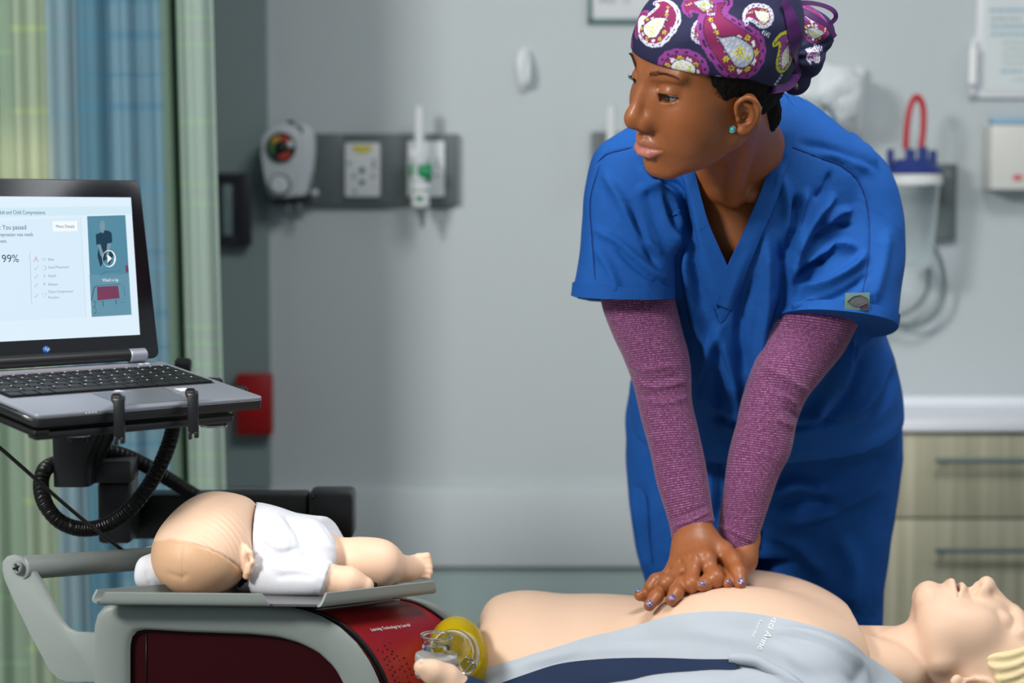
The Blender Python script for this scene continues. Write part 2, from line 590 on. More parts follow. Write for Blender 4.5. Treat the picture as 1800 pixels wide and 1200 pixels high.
m_cur = mat('curtain_cloth', (.5, .6, .5), .85, bump=.15, bscale=700)
nt = m_cur.node_tree; an = nt.nodes.new('ShaderNodeAttribute'); an.attribute_name = 'weave_glow'; nt.links.new(an.outputs['Color'], nt.nodes['Principled BSDF'].inputs['Base Color'])
cl_ = mkobj('cloth', V, Fq, m_cur, cur); ca = cl_.data.color_attributes.new('weave_glow', 'FLOAT_COLOR', 'POINT')
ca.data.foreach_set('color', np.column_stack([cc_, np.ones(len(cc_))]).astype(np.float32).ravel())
md = cl_.modifiers.new('thick', 'SOLIDIFY'); md.thickness = .002
solid('curtain_rail', box((P(-20, 0, YC)[0], YC, ZC - .045), (.95, .035, .07), .004), mat('rail_white', sr(210, 212, 212), .4), cur)

# ------------------------------------------------------------------ things on the back wall
m_strip = mat('headwall_grey', sr(90, 100, 102), .5, var=.05, vscale=6)
m_plate = mat('plate_white', sr(206, 212, 216), .4)
m_dot = mat('outlet_grey', sr(110, 122, 124), .5)
m_green = mat('oxygen_green', sr(20, 128, 84), .4)
m_lyel = mat('label_yellow', sr(206, 192, 70), .5)
m_reg = mat('regulator_grey', sr(188, 196, 202), .35)
m_glass = mat('flow_glass', (.90, .94, .95), .08, trans=.9, ior=1.3)


def rr(x0, y0, x1, y1, Y, dep, r=4, bev=.0008):
    pts = rrect_(x0, y0, x1, y1, r); return prpx(pts, Y, dep, bev)


def rrect_(x0, y0, x1, y1, r, n=4):
    o = []
    for cx, cy, a0 in ((x1 - r, y1 - r, 0), (x0 + r, y1 - r, 1), (x0 + r, y0 + r, 2), (x1 - r, y0 + r, 3)):
        for k in range(n + 1): t = (a0 + k / n) * math.pi / 2; o.append((cx + r * math.cos(t), cy + r * math.sin(t)))
    return o


def headwall(x0, x1, y0, y1, label, splits):
    h = empty('headwall_strip', P((x0 + x1) / 2, y1, YW - .02), label, 'outlet panel')
    xs = [x0] + splits + [x1]
    for a, b in zip(xs[:-1], xs[1:]): solid('panel', boxpx(a + .3, y0, b - .3, y1, YW - .022, .022, .001), m_strip, h)
    return h


h1 = headwall(478, 805, 235, 359, 'dark grey outlet strip at left holding a pressure dial and an oxygen meter', [555, 605, 715])
h2 = headwall(1040, 1430, 232, 359, 'dark grey outlet strip mostly hidden behind the person', [1150, 1290])


def outlet(x0, y0, x1, y1, label, yel=False, dots=True):
    o = solid('wall_outlet', rr(x0, y0, x1, y1, YW - .030, .008, 4), m_plate); tag(o, label, 'outlet')
    w, h = x1 - x0, y1 - y0
    if yel: V, Fs = prpx([(x0 + .2 * w, y0 + .05 * h), (x0 + .8 * w, y0 + .05 * h), (x0 + .74 * w, y0 + .15 * h), (x0 + .6 * w, y0 + .19 * h), (x0 + .4 * w, y0 + .19 * h), (x0 + .26 * w, y0 + .15 * h)], YW - .031, .001); mkobj('label', V, Fs, m_lyel, o, smooth=False)
    if dots:
        for fx, fy, r in ((.5, .50, 5), (.5, .72, 4.5)):
            c = P(x0 + fx * w, y0 + fy * h, YW - .031); V, Fs = cyl(c, c + [0, -.003, 0], r / 850, 16); mkobj('socket', V, Fs, m_dot, o)
        for fx, fy in ((.08, .38), (.78, .34), (.78, .44), (.22, .62), (.76, .62), (.25, .9)):
            V, Fs = boxpx(x0 + fx * w, y0 + fy * h - 3, x0 + fx * w + 5, y0 + fy * h + 3, YW - .031, .001, 0); mkobj('marking', V, Fs, m_dot, o, smooth=False)
    return o


outlet(606, 251, 668, 346, 'white gas outlet plate with a yellow label, at the middle of the left strip', True)
outlet(716, 248, 781, 346, 'white outlet plate half behind the tall oxygen meter')


def flowmeter(x, ytop, yb, label, full=True):
    YM = YW - .085
    f = empty('flowmeter', P(x, yb, YM), label, 'flowmeter')
    solid('glass_tube', cyl(P(x, ytop + 6, YM), P(x, 275, YM), .0098, 20, .002), m_plate if False else m_frost, f)
    solid('tube_cap', cyl(P(x, ytop, YM), P(x, ytop + 8, YM), .0085, 20, .003), m_reg, f)
    if full:
        solid('valve_block', cyl(P(x, 274, YM), P(x, 292, YM), .020, 20, .004), m_reg, f)
        solid('valve_block', cyl(P(x - 4, 302, YM), P(x + 22, 302, YM), .020, 24, .004), m_green, f)
        solid('knob', cyl(P(x - 18, 300, YM), P(x - 4, 300, YM), .014, 20, .003), m_green, f)
        solid('valve_block', cyl(P(x, 290, YM), P(x, 322, YM), .0175, 20, .004), m_reg, f)
        solid('adapter', cyl(P(x + 14, 300, YM), P(x + 14, 300, YW - .03), .014, 20), m_reg, f)
        solid('collar', cyl(P(x + 2, 322, YM), P(x + 2, 334, YM), .022, 24, .003), m_plate, f)
        solid('nut', cyl(P(x + 2, 334, YM), P(x + 2, 364, YM), .0185, 20, .003), m_frost, f)
        V, Fs = boxpx(x - 5, 344, x + 6, 354, YM - .020, .002, 0); mkobj('label', V, Fs, m_green, f, smooth=False)
        solid('nozzle', cyl(P(x + 3, 364, YM), P(x + 5, 384, YM), .013, 16, .003, .007), m_dot, f)
        solid('nozzle', cyl(P(x + 5, 382, YM), P(x + 6, 400, YM), .006, 12, .001, .003), m_dot, f)
        solid('adapter', cyl(P(x - 12, 262, YM), P(x - 12, 276, YM), .009, 16, .002), m_plate, f)
    else:
        solid('valve_block', cyl(P(x, 274, YM), P(x, 340, YM), .020, 20, .004), m_reg, f)
        solid('adapter', cyl(P(x, 300, YM), P(x, 300, YW - .03), .014, 20), m_reg, f)
    return f


m_frost = mat('frosted_tube', (.80, .84, .86), .2, trans=.3, ior=1.3)
flowmeter(737, 183, 400, 'oxygen flowmeter with a tall clear tube and green knob on the left strip')
flowmeter(1074, 180, 340, 'oxygen flowmeter whose tube shows beside the chin of the person', False)
# suction regulator with the dial
YR = YW - .11
rg = empty('suction_regulator', P(505, 350, YR), 'grey teardrop suction regulator with a coloured dial, left end of the strip', 'regulator')
tear = [(459, 258), (461, 243), (470, 229), (484, 220), (500, 216), (518, 222), (527, 233), (530, 250), (529, 280), (525, 305), (518, 332), (512, 345), (490, 348), (474, 344), (466, 318), (461, 288)]
solid('face', prpx(crom(np.array(tear + tear[:1], float), 3)[:-1], YR, .03, .004), m_reg, rg)
tear2 = [(x + (22 if x > 495 else 8), y - 1) for x, y in tear]
solid('housing', prpx(crom(np.array(tear2 + tear2[:1], float), 3)[:-1], YR + .030, .052, .006), m_reg, rg)
cD = P(494, 259, YR - .004); rD = .0285
dl = solid('dial', cyl(cD, cD + [0, .006, 0], rD, 32, .001), mat('dial_black', sr(30, 36, 36), .3), rg)
for a0, a1, mm in ((150, 215, mat('dial_green', sr(60, 110, 60), .5)), (95, 150, mat('dial_amber', sr(196, 150, 50), .5)), (20, 90, mat('dial_red', sr(190, 60, 50), .5)), (-100, -30, MATS['dial_red'])):
    ts = np.radians(np.linspace(a0, a1, 12)); o_ = [cD + [rD * .84 * math.cos(t), -.001, rD * .84 * math.sin(t)] for t in ts] + [cD + [rD * .5 * math.cos(t), -.001, rD * .5 * math.sin(t)] for t in ts[::-1]]
    V, Fs = prism(o_, .0008); mkobj('dial_band', V, Fs, mm, dl, smooth=False)
V, Fs = tube([cD + [rD * math.cos(t), -.001, rD * math.sin(t)] for t in np.linspace(0, 2 * math.pi, 33)], .002, 1, 8); mkobj('dial_rim', V, Fs, MATS['dial_black'], dl)
V, Fs = cyl(cD + [0, -.002, 0], cD + [0, 0, 0], rD * .33, 20); mkobj('needle_hub', V, Fs, MATS['dial_black'], dl)
V, Fs = lathe(cD + [.019, -.003, .006], (0, -1, 0), [(0, .0075), (.002, .0065), (.004, .003), (.0045, 0)], 16); mkobj('glass_bead', V, Fs, m_plate, dl)
solid('knob', cyl(P(490, 325, YR - .022), P(490, 325, YR), .0185, 28, .004), m_reg, rg); solid('knob_ring', cyl(P(493, 325, YR - .006), P(493, 325, YR), .0235, 28, .002), m_dot, rg)
solid('selector', cyl(P(509, 212, YR + .02), P(512, 224, YR + .02), .008, 16, .003), mat('dark_rubber', sr(30, 40, 42), .6), rg); solid('selector', cyl(P(519, 222, YR + .02), P(530, 232, YR + .03), .006, 12, .002), MATS['dark_rubber'], rg)
solid('bracket', boxpx(488, 340, 545, 356, YR + .05, .05, .004), MATS['dark_rubber'], rg)
solid('port', cyl(P(505, 350, YR + .06), P(505, 372, YR + .06), .006, 12, .001), m_dot, rg); solid('port', cyl(P(524, 350, YR + .06), P(527, 384, YR + .06), .007, 12, .001, .004), m_dot, rg)
solid('release', cyl(P(553, 333, YR + .05), P(553, 344, YR + .05), .008, 14, .002), m_reg, rg)
# dark holder on the column
hd = tag(empty('wall_holder', P(412, 430, YW - .06)), 'dark metal holder with a pale slot, half behind the curtain edge', 'holder')
m_hold = mat('holder_dark', sr(36, 38, 46), .45)
solid('frame', box(P(409, 368, YW - .045), (.073, .03, .150), .005), m_hold, hd); solid('slot', boxpx(392, 324, 407, 414, YW - .062, .004, .001), mat('slot_pale', sr(104, 124, 128), .5), hd)
solid('side_lip', boxpx(418, 306, 441, 430, YW - .066, .008, .002), m_hold, hd); solid('bottom_lip', boxpx(386, 414, 441, 431, YW - .064, .006, .002), m_hold, hd); solid('top_lip', boxpx(386, 306, 441, 321, YW - .064, .006, .002), m_hold, hd)
# red box
fb = tag(empty('call_point', P(446, 765, YW - .05)), 'plain red wall box low on the column beside the curtain', 'box')
m_fire = mat('box_red', sr(150, 22, 26), .4)
solid('case', boxpx(415, 658, 477, 765, YW - .066, .036, .004), m_fire, fb); solid('cover', boxpx(420, 664, 472, 759, YW - .069, .003, .002), m_fire, fb)
# small oval hook
hk = solid('wall_hook', prpx([(922 + 15 * math.cos(t) * (1 if math.sin(t) < 0 else .85), 122 + 38 * math.sin(t)) for t in np.linspace(0, 2 * math.pi, 25)[:-1]], YW - .014, .014, .003), m_plate)
tag(hk, 'small white oval hook plate on the wall left of the head', 'hook')
V, Fs = tube([P(926, 92, YW - .014), P(928, 118, YW - .030), P(926, 142, YW - .034), P(922, 150, YW - .028)], [.006, .006, .006, .004], 5, 12); mkobj('prong', V, Fs, m_plate, hk)
# framed notice at the top
nf = tag(empty('framed_notice', P(1110, 38, YW - .01)), 'white notice in a teal frame at the top, behind the cap', 'sign')
m_teal = mat('frame_teal', sr(86, 122, 122), .5); m_paper = mat('paper_white', sr(206, 210, 216), .6); m_ink = mat('ink_teal', sr(110, 134, 142), .7)
solid('paper', boxpx(1036, -75, 1190, 38, YW - .008, .008, .001), m_paper, nf)
for q_ in ((1034, -78, 1041, 40), (1185, -78, 1192, 40), (1034, 32, 1192, 40), (1034, -78, 1192, -70)): solid('frame', boxpx(*q_, YW - .014, .014, .001), m_teal, nf)
text_mesh('MAX  12', .0175, frame_mat(P(1052, 6, YW - .009), (1, 0, 0), (0, -1, 0)), m_ink, nf)
for k in range(3): text_mesh('NOTICE TO'.split()[k % 2] if False else 'MAX', .014, frame_mat(P(1054, -18 - 20 * k, YW - .009), (1, 0, 0), (0, -1, 0)), m_ink, nf) if False else None
# poster in an acrylic holder, top right
ph_ = tag(empty('poster_holder', P(1760, 170, YW - .03)), 'white printed poster in a clear acrylic holder, top right corner of the view', 'poster')
m_acr = mat('acrylic', (.9, .93, .95), .05, trans=.9, ior=1.2)
solid('back_plate', prpx([(1722, -70), (1900, -70), (1900, 172), (1706, 172), (1706, 80), (1716, 60)], YW - .012, .012, .001), mat('acrylic_white', sr(214, 218, 224), .25), ph_)
solid('poster', boxpx(1728, -60, 1890, 160, YW - .014, .001, 0), mat('poster_paper', sr(206, 214, 216), .6), ph_)
m_inkb = mat('ink_blue', sr(120, 168, 192), .7); m_inkg = mat('ink_grey', sr(150, 172, 178), .7)
for k, (x, y, s, h, mm) in enumerate(((1742, 22, 'HAND HYGIENE', .0135, m_inkb), (1744, 37, 'MEDICATION', .0115, m_inkb), (1744, 51, 'PRECAUTIONS', .0115, m_inkb), (1744, 64, 'ISOLATION', .0105, m_inkb), (1763, 78, 'Clean hands', .0085, m_inkg), (1763, 91, 'Wear gloves', .0085, m_inkg), (1763, 103, 'Wear gown', .0085, m_inkg), (1763, 114, 'Wear mask', .0085, m_inkg), (1762, 128, 'VISITORS', .0095, m_inkb), (1782, 142, 'Ask staff', .0085, m_inkg))): pass
for k, (x0_, x1_, y, h_, mm) in enumerate(((1740, 1830, 18, 5, m_inkb), (1742, 1795, 33, 5, m_inkg), (1742, 1830, 46, 5, m_inkb), (1742, 1820, 60, 4.5, m_inkb), (1762, 1830, 75, 3, m_inkg), (1764, 1826, 87, 3, m_inkg), (1762, 1824, 99, 3, m_inkg), (1762, 1830, 111, 3, m_inkg), (1759, 1800, 125, 4, m_inkb), (1780, 1820, 140, 2.5, m_inkg))):
    # each line of print: a row of word-sized blocks, too soft in the photograph to read
    x = x0_; r_ = np.random.RandomState(k)
    ws = []
    while x < x1_:
        w_ = r_.uniform(6, 15); ws.append(boxpx(x, y - h_ / 2, min(x + w_, x1_), y + h_ / 2, YW - .0148, .0006, 0)); x += w_ + 2.5
    V, Fs = join(ws); mkobj('print_line', V, Fs, mm, ph_, smooth=False)
solid('holder_lip', cyl(P(1711, 82, YW - .035), P(1709, 150, YW - .035), .0085, 20, .004), mat('lip_white', sr(236, 240, 242), .15, coat=.8), ph_)
solid('holder_side', boxpx(1706, 70, 1716, 168, YW - .030, .028, .003), MATS['acrylic_white'], ph_)
# white dispenser on the right edge
db = tag(empty('dispenser', P(1790, 335, YW - .08)), 'cream wall dispenser with a small red mark below the poster', 'dispenser')
solid('case', boxpx(1741, 219, 1860, 334, YW - .085, .085, .006), mat('case_cream', sr(204, 206, 202), .4), db)
solid('label_strip', boxpx(1744, 206, 1850, 218, YW - .060, .03, .002), mat('strip_blue', sr(132, 168, 196), .5), db)
V, Fs = prpx([(1789 + 9 * math.cos(t), 312 + 5.5 * math.sin(t)) for t in np.linspace(0, 6.28, 17)[:-1]], YW - .0862, .001); mkobj('red_mark', V, Fs, mat('mark_red', sr(200, 90, 100), .5), db, smooth=False)
# ---- suction canister with blue lid, red loop and clear hose
YK = YW - .13
sc_ = empty('suction_canister', P(1605, 470, YK), 'clear suction canister with a blue lid and red tube loop right of the person', 'canister')
m_lid = mat('lid_blue', sr(34, 52, 120), .35); m_redt = mat('tube_red', sr(176, 24, 38), .3)
m_can = mat('canister_clear', (.82, .88, .90), .06, trans=.97, ior=1.12)
c0 = P(1606, 306, YK)
solid('lid', lathe(c0, (0, 0, 1), [(0, .0), (0, .056), (.006, .058), (.014, .054), (.022, .040), (.03, .036), (.03, 0)], 40), m_lid, sc_)
for x, h_, r in ((1565, 262, .0075), (1600, 262, .010), (1622, 258, .010), (1640, 264, .008)): solid('port', cyl(P(x, h_, YK - .01), P(x, 292, YK - .01), r, 18, .002), m_lid, sc_)
solid('rim', cyl(P(1606, 306, YK), P(1606, 326, YK), .0575, 40, .003), mat('rim_white', sr(214, 218, 218), .3), sc_)
solid('canister', lathe(P(1606, 326, YK), (0, 0, -1), [(0, .0), (0, .052), (.08, .046), (.155, .040), (.165, .034), (.165, 0)], 40), m_can, sc_, 50)
V, Fs = tube([P(1592, 262, YK - .01), P(1594, 225, YK - .01), P(1600, 188, YK - .01), P(1611, 170, YK - .01), P(1622, 186, YK - .01), P(1623, 225, YK - .01), P(1619, 262, YK - .01)], .0062, 8, 14); mkobj('red_loop', V, Fs, m_redt, sc_)
m_hose = mat('hose_clear', sr(128, 146, 148), .25, trans=.35)
V, Fs = tube([P(1640, 430, YW - .06), P(1655, 465, YW - .05), P(1660, 510, YW - .05), P(1645, 550, YW - .05), P(1612, 572, YW - .05), P(1570, 566, YW - .05), P(1530, 545, YW - .05)], .0052, 8, 12); mkobj('hose', V, Fs, m_hose, sc_)
V, Fs = tube([P(1632, 470, YW - .06), P(1630, 510, YW - .05), P(1608, 540, YW - .05), P(1575, 556, YW - .05), P(1530, 560, YW - .05)], .0042, 8, 12); mkobj('hose', V, Fs, m_hose, sc_)
wb = solid('bracket', boxpx(1642, 288, 1683, 424, YW - .02, .02, .002), m_strip, sc_); solid('bracket_arm', boxpx(1632, 300, 1672, 316, YW - .13, .11, .003), m_dot, sc_)
# ---- supplies on the wall behind the shoulder
m_film = mat('plastic_film', (.86, .90, .93), .18, trans=.55, ior=1.12); m_bluec = mat('pale_blue', sr(126, 160, 186), .4)
gb = solid('supply_box', box(P(1418, 243, YW - .10), (.072, .16, .100), .008), m_plate); tag(gb, 'white supply box behind the shoulder, under the film bag', 'box')
V, Fs = prpx([(1400 + 14 * math.cos(t), 222 + 18 * math.sin(t)) for t in np.linspace(0, 6.28, 17)[:-1]], YW - .1815, .001); mkobj('opening', V, Fs, mat('tissue_buff', sr(196, 176, 150), .7), gb, smooth=False)


def bag(p):
    d = ell(p, P(1462, 140, YW - .15), (.060, .040, .036))
    d = smin(d, ell(p, P(1425, 158, YW - .15), (.048, .038, .030)), .02)
    d = smin(d, ell(p, P(1488, 182, YW - .15), (.028, .032, .042)), .02)
    return d + .004 * snoise(p, 14, 61) + .002 * snoise(p, 34, 62)


V, Fq = sdf_mesh(bag, P(1360, 250, YW) - [0, .26, 0], P(1560, 90, YW) + [0, 0, 0], .004)
bg = mkobj('film_bag', V, Fq, m_film); tag(bg, 'crumpled clear film bag hanging on the wall right of the cap', 'bag')
tc_ = empty('supply_rack', P(1480, 290, YW - .06), 'pale rack of clear tubes beside the white supply box', 'rack')
for k, (x, y0_, y1_, r, mm) in enumerate(((1478, 150, 262, .016, m_frost), (1496, 170, 280, .014, m_frost), (1466, 176, 250, .012, m_bluec), (1508, 130, 236, .010, m_frost), (1450, 200, 262, .012, m_bluec))):
    solid('tube', cyl(P(x, y0_, YW - .060), P(x, y1_, YW - .060), r, 18, .004), mm, tc_)
solid('rack_plate', boxpx(1440, 118, 1520, 290, YW - .03, .03, .004), m_plate, tc_)
# ------------------------------------------------------------------ base cabinet and worktop
YB2 = 3.78
m_wood = mat('laminate_oak', sr(150, 148, 126), .5)
nt = m_wood.node_tree; b_ = nt.nodes['Principled BSDF']; tc = nt.nodes.new('ShaderNodeTexCoord'); mp = nt.nodes.new('ShaderNodeMapping'); mp.inputs['Scale'].default_value = (38, 38, 1.2)
ns = nt.nodes.new('ShaderNodeTexNoise'); ns.inputs['Scale'].default_value = 1.6; ns.inputs['Detail'].default_value = 5
cr = nt.nodes.new('ShaderNodeValToRGB'); cr.color_ramp.elements[0].position = .3; cr.color_ramp.elements[1].position = .72; cr.color_ramp.elements[0].color = (*sr(150, 150, 128), 1); cr.color_ramp.elements[1].color = (*sr(188, 184, 162), 1)
nt.links.new(tc.outputs['Object'], mp.inputs[0]); nt.links.new(mp.outputs[0], ns.inputs['Vector']); nt.links.new(ns.outputs['Fac'], cr.inputs['Fac']); nt.links.new(cr.outputs['Color'], b_.inputs['Base Color'])
m_hdl = mat('handle_steel', sr(120, 138, 138), .35, .6)
cab = empty('base_cabinet', (P(1680, 900, YB2)[0], YB2, 0), 'pale oak base cabinet with two wide drawers right of the person', 'cabinet')
xl_, xr_ = P(1430, 900, YB2)[0], 1.75
zc_ = P(1700, 758, YB2)[2]
solid('body', box(((xl_ + xr_) / 2, (YB2 + .02 + YW - .03) / 2, (zc_ - .005 + .10) / 2 + .0), (xr_ - xl_ - .006, YW - .03 - YB2 - .02, zc_ - .005 - .10), .001), m_wood, cab)
solid('plinth', box(((xl_ + xr_) / 2, YB2 + .14, .05), (xr_ - xl_ - .02, .18, .10)), MATS['dark_rubber'], cab)
for y0_, y1_, hy in ((763, 909, 809), (913, 1310, 967), (1316, 1500, 1380)):
    dr = solid('drawer', boxpx(1432, y0_, 2500, y1_, YB2, .018, .001), m_wood, cab)
    hd_ = solid('handle', cyl(P(1644, hy, YB2 - .03), P(1960, hy + 1, YB2 - .03), .0052, 14, .001), m_hdl, dr)
    for x in (1655, 1950): solid('handle_post', cyl(P(x, hy, YB2 - .03), P(x, hy, YB2 + .002), .0045, 12), m_hdl, dr)
wt = solid('worktop', box(((xl_ + xr_) / 2, (YB2 - .012 + YW) / 2, zc_ + .0115), (xr_ - xl_ + .02, YW - YB2 + .012, .022), .003), mat('worktop_white', sr(226, 230, 238), .3)); tag(wt, 'white worktop running along the top of the oak cabinet', 'worktop')
solid('splashback', box(((xl_ + xr_) / 2, YW - .006, zc_ + .03), (xr_ - xl_, .012, .022), .002), MATS['worktop_white'], wt)
# ------------------------------------------------------------------ faces (local: x right, y forward, z up; her left is -x)
def face_sdf(q, o=None):
    o = o or {}
    s = np.abs(q[:, 0]); m0 = np.column_stack([s, q[:, 1], q[:, 2]])      # mirrored
    lift = o.get('lift', 0.0)
    m = m0.copy(); m[:, 2] -= np.interp(m0[:, 2], [-.022, .022], [0, lift])      # a longer midface
    k = .018
    d = ell(m, (0, -.013, .040), (.0745, .096, .086))
    d = smin(d, ell(m, (0, .0245, .050), (.060, .059, .056)), k)
    d = smin(d, ell(m, (0, .030, -.012), (.060, .056, .062)), k)
    d = smin(d, ell(m, (.034, .0565, -.013), (.025, .028, .024)), .018)      # cheekbone
    d = smin(d, ell(m, (.031, .046, -.038), (.028, .034, .034)), .018)      # cheek
    d = smin(d, cone(m, (.046, .004, -.050), (.014, .064, -.080), .015, .014), .022)
    d = smin(d, ell(m, (0, .0715, -.0800), (.020, .019, .0165)), .014)        # chin
    d = smin(d, ell(m, (0, .066, -.048), (.030, .031, .026)), .014)         # mouth mound
    d = smin(d, ell(m, (0, .030, -.060), (.042, .046, .026)), .02)
    # orbit
    d = smax(d, -ell(m, (.031, .100, .015), (.0185, .016, .0125)), .012)
    d = smin(d, cone(m, (.012, .0855, .033), (.044, .071, .036), .0050, .0050), .014)   # brow ridge
    # nose
    w = o.get('nose', 1.0)
    d = smin(d, cone(m, (0, .0845, .026), (0, .1045, -.010), .0078, .0088 * w), .014)
    d = smin(d, ell(m, (0, .1070, -.0145), (.0104 * w, .0112, .0094)), .010)
    d = smin(d, ell(m, (.0135 * w, .0965, -.0185), (.0066 * w, .0110, .0082)), .008)
    d = smin(d, cone(m, (0, .102, -.022), (0, .092, -.030), .005, .006), .006)
    d = smax(d, -ell(m, (.0080 * w, .1025, -.0270), (.0048 * w, .0072, .0055)), .003)
    d = smin(d, ell(m, (.015, .0815, -.003), (.012, .0125, .020)), .012)
    # lips
    li = o.get('lips', 1.0)
    up = np.minimum(cone(m, (.004, .0955, -.0425), (.023, .0845, -.0485), .0055 * li, .0028), cone(m, (0, .0960, -.0440), (.004, .0955, -.0425), .0050 * li, .0055 * li))
    lo = np.minimum(cone(m, (0, .0950, -.0575), (.010, .0925, -.0565), .0078 * li, .0072 * li), cone(m, (.010, .0925, -.0565), (.023, .0840, -.0503), .0072 * li, .0026))
    d = smin(d, up, .005); d = smin(d, lo, .005)
    mouth = cone(m, (0, .1035, -.0495), (.012, .0985, -.0492), .0016, .0016)
    mouth = np.minimum(mouth, cone(m, (.012, .0985, -.0492), (.0255, .0865, -.0495), .0016, .0010))
    if o.get('open'):
        mouth = np.minimum(mouth, ell(m, (0, .098, -.0495), (.019, .022, .0030)))
    d = smax(d, -mouth, .0035)
    d = smax(d, -cone(m, (0, .103, -.0345), (0, .1035, -.040), .0016, .0018), .004)    # philtrum
    d = smax(d, -cone(m, (-.008, .0985, -.0685), (.008, .0985, -.0685), .0035, .0035), .010)
    # temple
    d = smax(d, -ell(m, (.082, .045, .030), (.015, .030, .026)), .014)
    # lids
    if o.get('eyes', True):
        E = np.array([.0290, .0720, .0125])
        ball = np.linalg.norm(m - E, axis=1) - .0143
        if not o.get('closed'):
            v = m - E; v[:, 0] -= .0013
            zc = -.0030 + .0010 * (v[:, 0] / .013)
            hh = .0040 * np.sqrt(np.clip(1 - (v[:, 0] / .0134) ** 2, 0, 1)) - np.clip(np.abs(v[:, 0]) - .0134, 0, 1)
            opening = np.abs(v[:, 2] - zc) - hh
            opening = np.maximum(opening, -(v[:, 1] - .002)); opening = np.maximum(opening, (-.0085 - v[:, 0]) * .8)
            lid = smax(ball, -opening, .0012)
            crease = cone(m, (.020, .0845, .0195), (.031, .0885, .0215), .0010, .0012)
            crease = np.minimum(crease, cone(m, (.031, .0885, .0215), (.043, .0800, .0190), .0012, .0008))
            dd = smin(d, lid, .004)
            dd = smax(dd, -np.maximum(opening, np.linalg.norm(m - E, axis=1) - .0160), .0012)
            d = smax(dd, -crease, .002)
        else:
            d = smin(d, ball, .005)
    # ear
    if o.get('ears', True):
        eo = np.array(o.get('ear', (.0715, -.010, -.002))); es = o.get('es', 1.0)
        m = eo + (m0 - eo) / es
        ca, sa = math.cos(.42), math.sin(.42)
        # ear plane basis: outward-back (e1), up (e2), normal (e3)
        e1 = np.array([sa, -ca, 0]); e3 = np.array([ca, sa, 0]); e2 = np.array([0, .16, .987]); e2 /= np.linalg.norm(e2)

        def ep(a, b, c=0): return eo + e1 * a + e2 * b + e3 * c
        rim = [ep(-.006, .006, .003), ep(-.004, .021, .003), ep(.005, .030, .004), ep(.016, .031, .004), ep(.025, .022, .004), ep(.0265, .008, .004), ep(.021, -.007, .003), ep(.012, -.018, .002), ep(.003, -.025, .002), ep(-.003, -.022, .001)]
        c = crom(np.array(rim), 3)
        e = chain(m, c, np.interp(np.linspace(0, 1, len(c)), [0, .4, .8, 1], [.0032, .0036, .0036, .0058]), .002)
        v = m - eo; u1, u2, u3 = v @ e1, v @ e2, v @ e3
        plate = np.maximum(((u1 - .010) / .0175) ** 2 + ((u2 - .005) / .0275) ** 2 - 1, 0) ** .5 * .01 + np.abs(u3 + .0015) - .0026
        e = smin(e, plate, .004)
        anti = crom(np.array([ep(.008, .022, .002), ep(.017, .014, .003), ep(.0175, .002, .0035), ep(.011, -.010, .003), ep(.002, -.012, .002)]), 3)
        e = smin(e, chain(m, anti, np.full(len(anti), .0032), .002), .003)
        e = smin(e, ell(m, ep(-.004, -.002, .003), (.004, .005, .006)), .003)       # tragus
        e = smin(e, ell(m, ep(.001, -.021, .001), (.0055, .0075, .0065)), .004)     # lobe
        e = smax(e, -ell(m, ep(.006, -.001, .003), (.0075, .0075, .0085)), .003)
        d = smin(d, e * es, .004)
    return d


# ------------------------------------------------------------------ the woman
wm = empty('person', (P(1345, 800, 2.98)[0], 2.98, 0),
           'person in blue scrubs and paisley cap, leaning over to press on the dummy chest', 'person')


def Rm(a, b, g):
    ca, sa, cb, sb, cg, sg = np.cos(a), np.sin(a), np.cos(b), np.sin(b), np.cos(g), np.sin(g)
    return np.array([[ca, -sa, 0], [sa, ca, 0], [0, 0, 1]]) @ np.array([[1, 0, 0], [0, cb, -sb], [0, sb, cb]]) @ np.array([[cg, 0, sg], [0, 1, 0], [-sg, 0, cg]])


HM = Rm(math.radians(117), math.radians(-16), math.radians(-21))
HS = 1.09
HO = P(1245, 151, 2.52)


def hw(p): return HO + HS * (np.asarray(p, float) @ HM.T)      # head local -> world
def hl(p): return ((np.asarray(p, float) - HO) @ HM) / HS       # world -> head local


def skin_mat(name, col, hi, rough=.42):
    m = mat(name, col, rough, sss=.12, ssr=(1, .35, .2), bump=.16, bscale=700, var=.12, vscale=14, spec=.5, coat=.08)
    return m


m_skin = skin_mat('skin_brown', sr(152, 90, 51), None, .42)
m_lip = mat('lip_pink', sr(178, 112, 104), .32, sss=.1, bump=.1, bscale=700)
m_hair = mat('hair_black', (.006, .005, .005), .8, bump=.6, bscale=400, spec=.2)
m_brow = mat('brow_hair', (.018, .009, .006), .6)
m_eye = mat('eye_white', sr(172, 160, 152), .12)
m_iris = mat('iris_brown', (.02, .009, .005), .1, coat=1)
m_scrub = mat('scrub_blue', sr(20, 82, 160), .8, bump=.3, bscale=1200, var=.05, vscale=30, spec=.3)
nt = m_scrub.node_tree; _b = [n for n in nt.nodes if n.type == 'BUMP'][0]
_n = nt.nodes.new('ShaderNodeTexNoise'); _n.inputs['Scale'].default_value = 11; _n.inputs['Detail'].default_value = 7; _n.inputs['Roughness'].default_value = .55; _n.inputs['Distortion'].default_value = 1.6
_tc = [n for n in nt.nodes if n.type == 'TEX_COORD'][0]; nt.links.new(_tc.outputs['Object'], _n.inputs['Vector'])
_b2 = nt.nodes.new('ShaderNodeBump'); _b2.inputs['Strength'].default_value = .32; _b2.inputs['Distance'].default_value = .012
nt.links.new(_n.outputs['Fac'], _b2.inputs['Height']); nt.links.new(_b2.outputs['Normal'], _b.inputs['Normal'])
m_seam = mat('seam_navy', sr(16, 48, 120), .8)

NK = hw((0, -.022, -.045))
nb = P(1312, 262, 2.675)


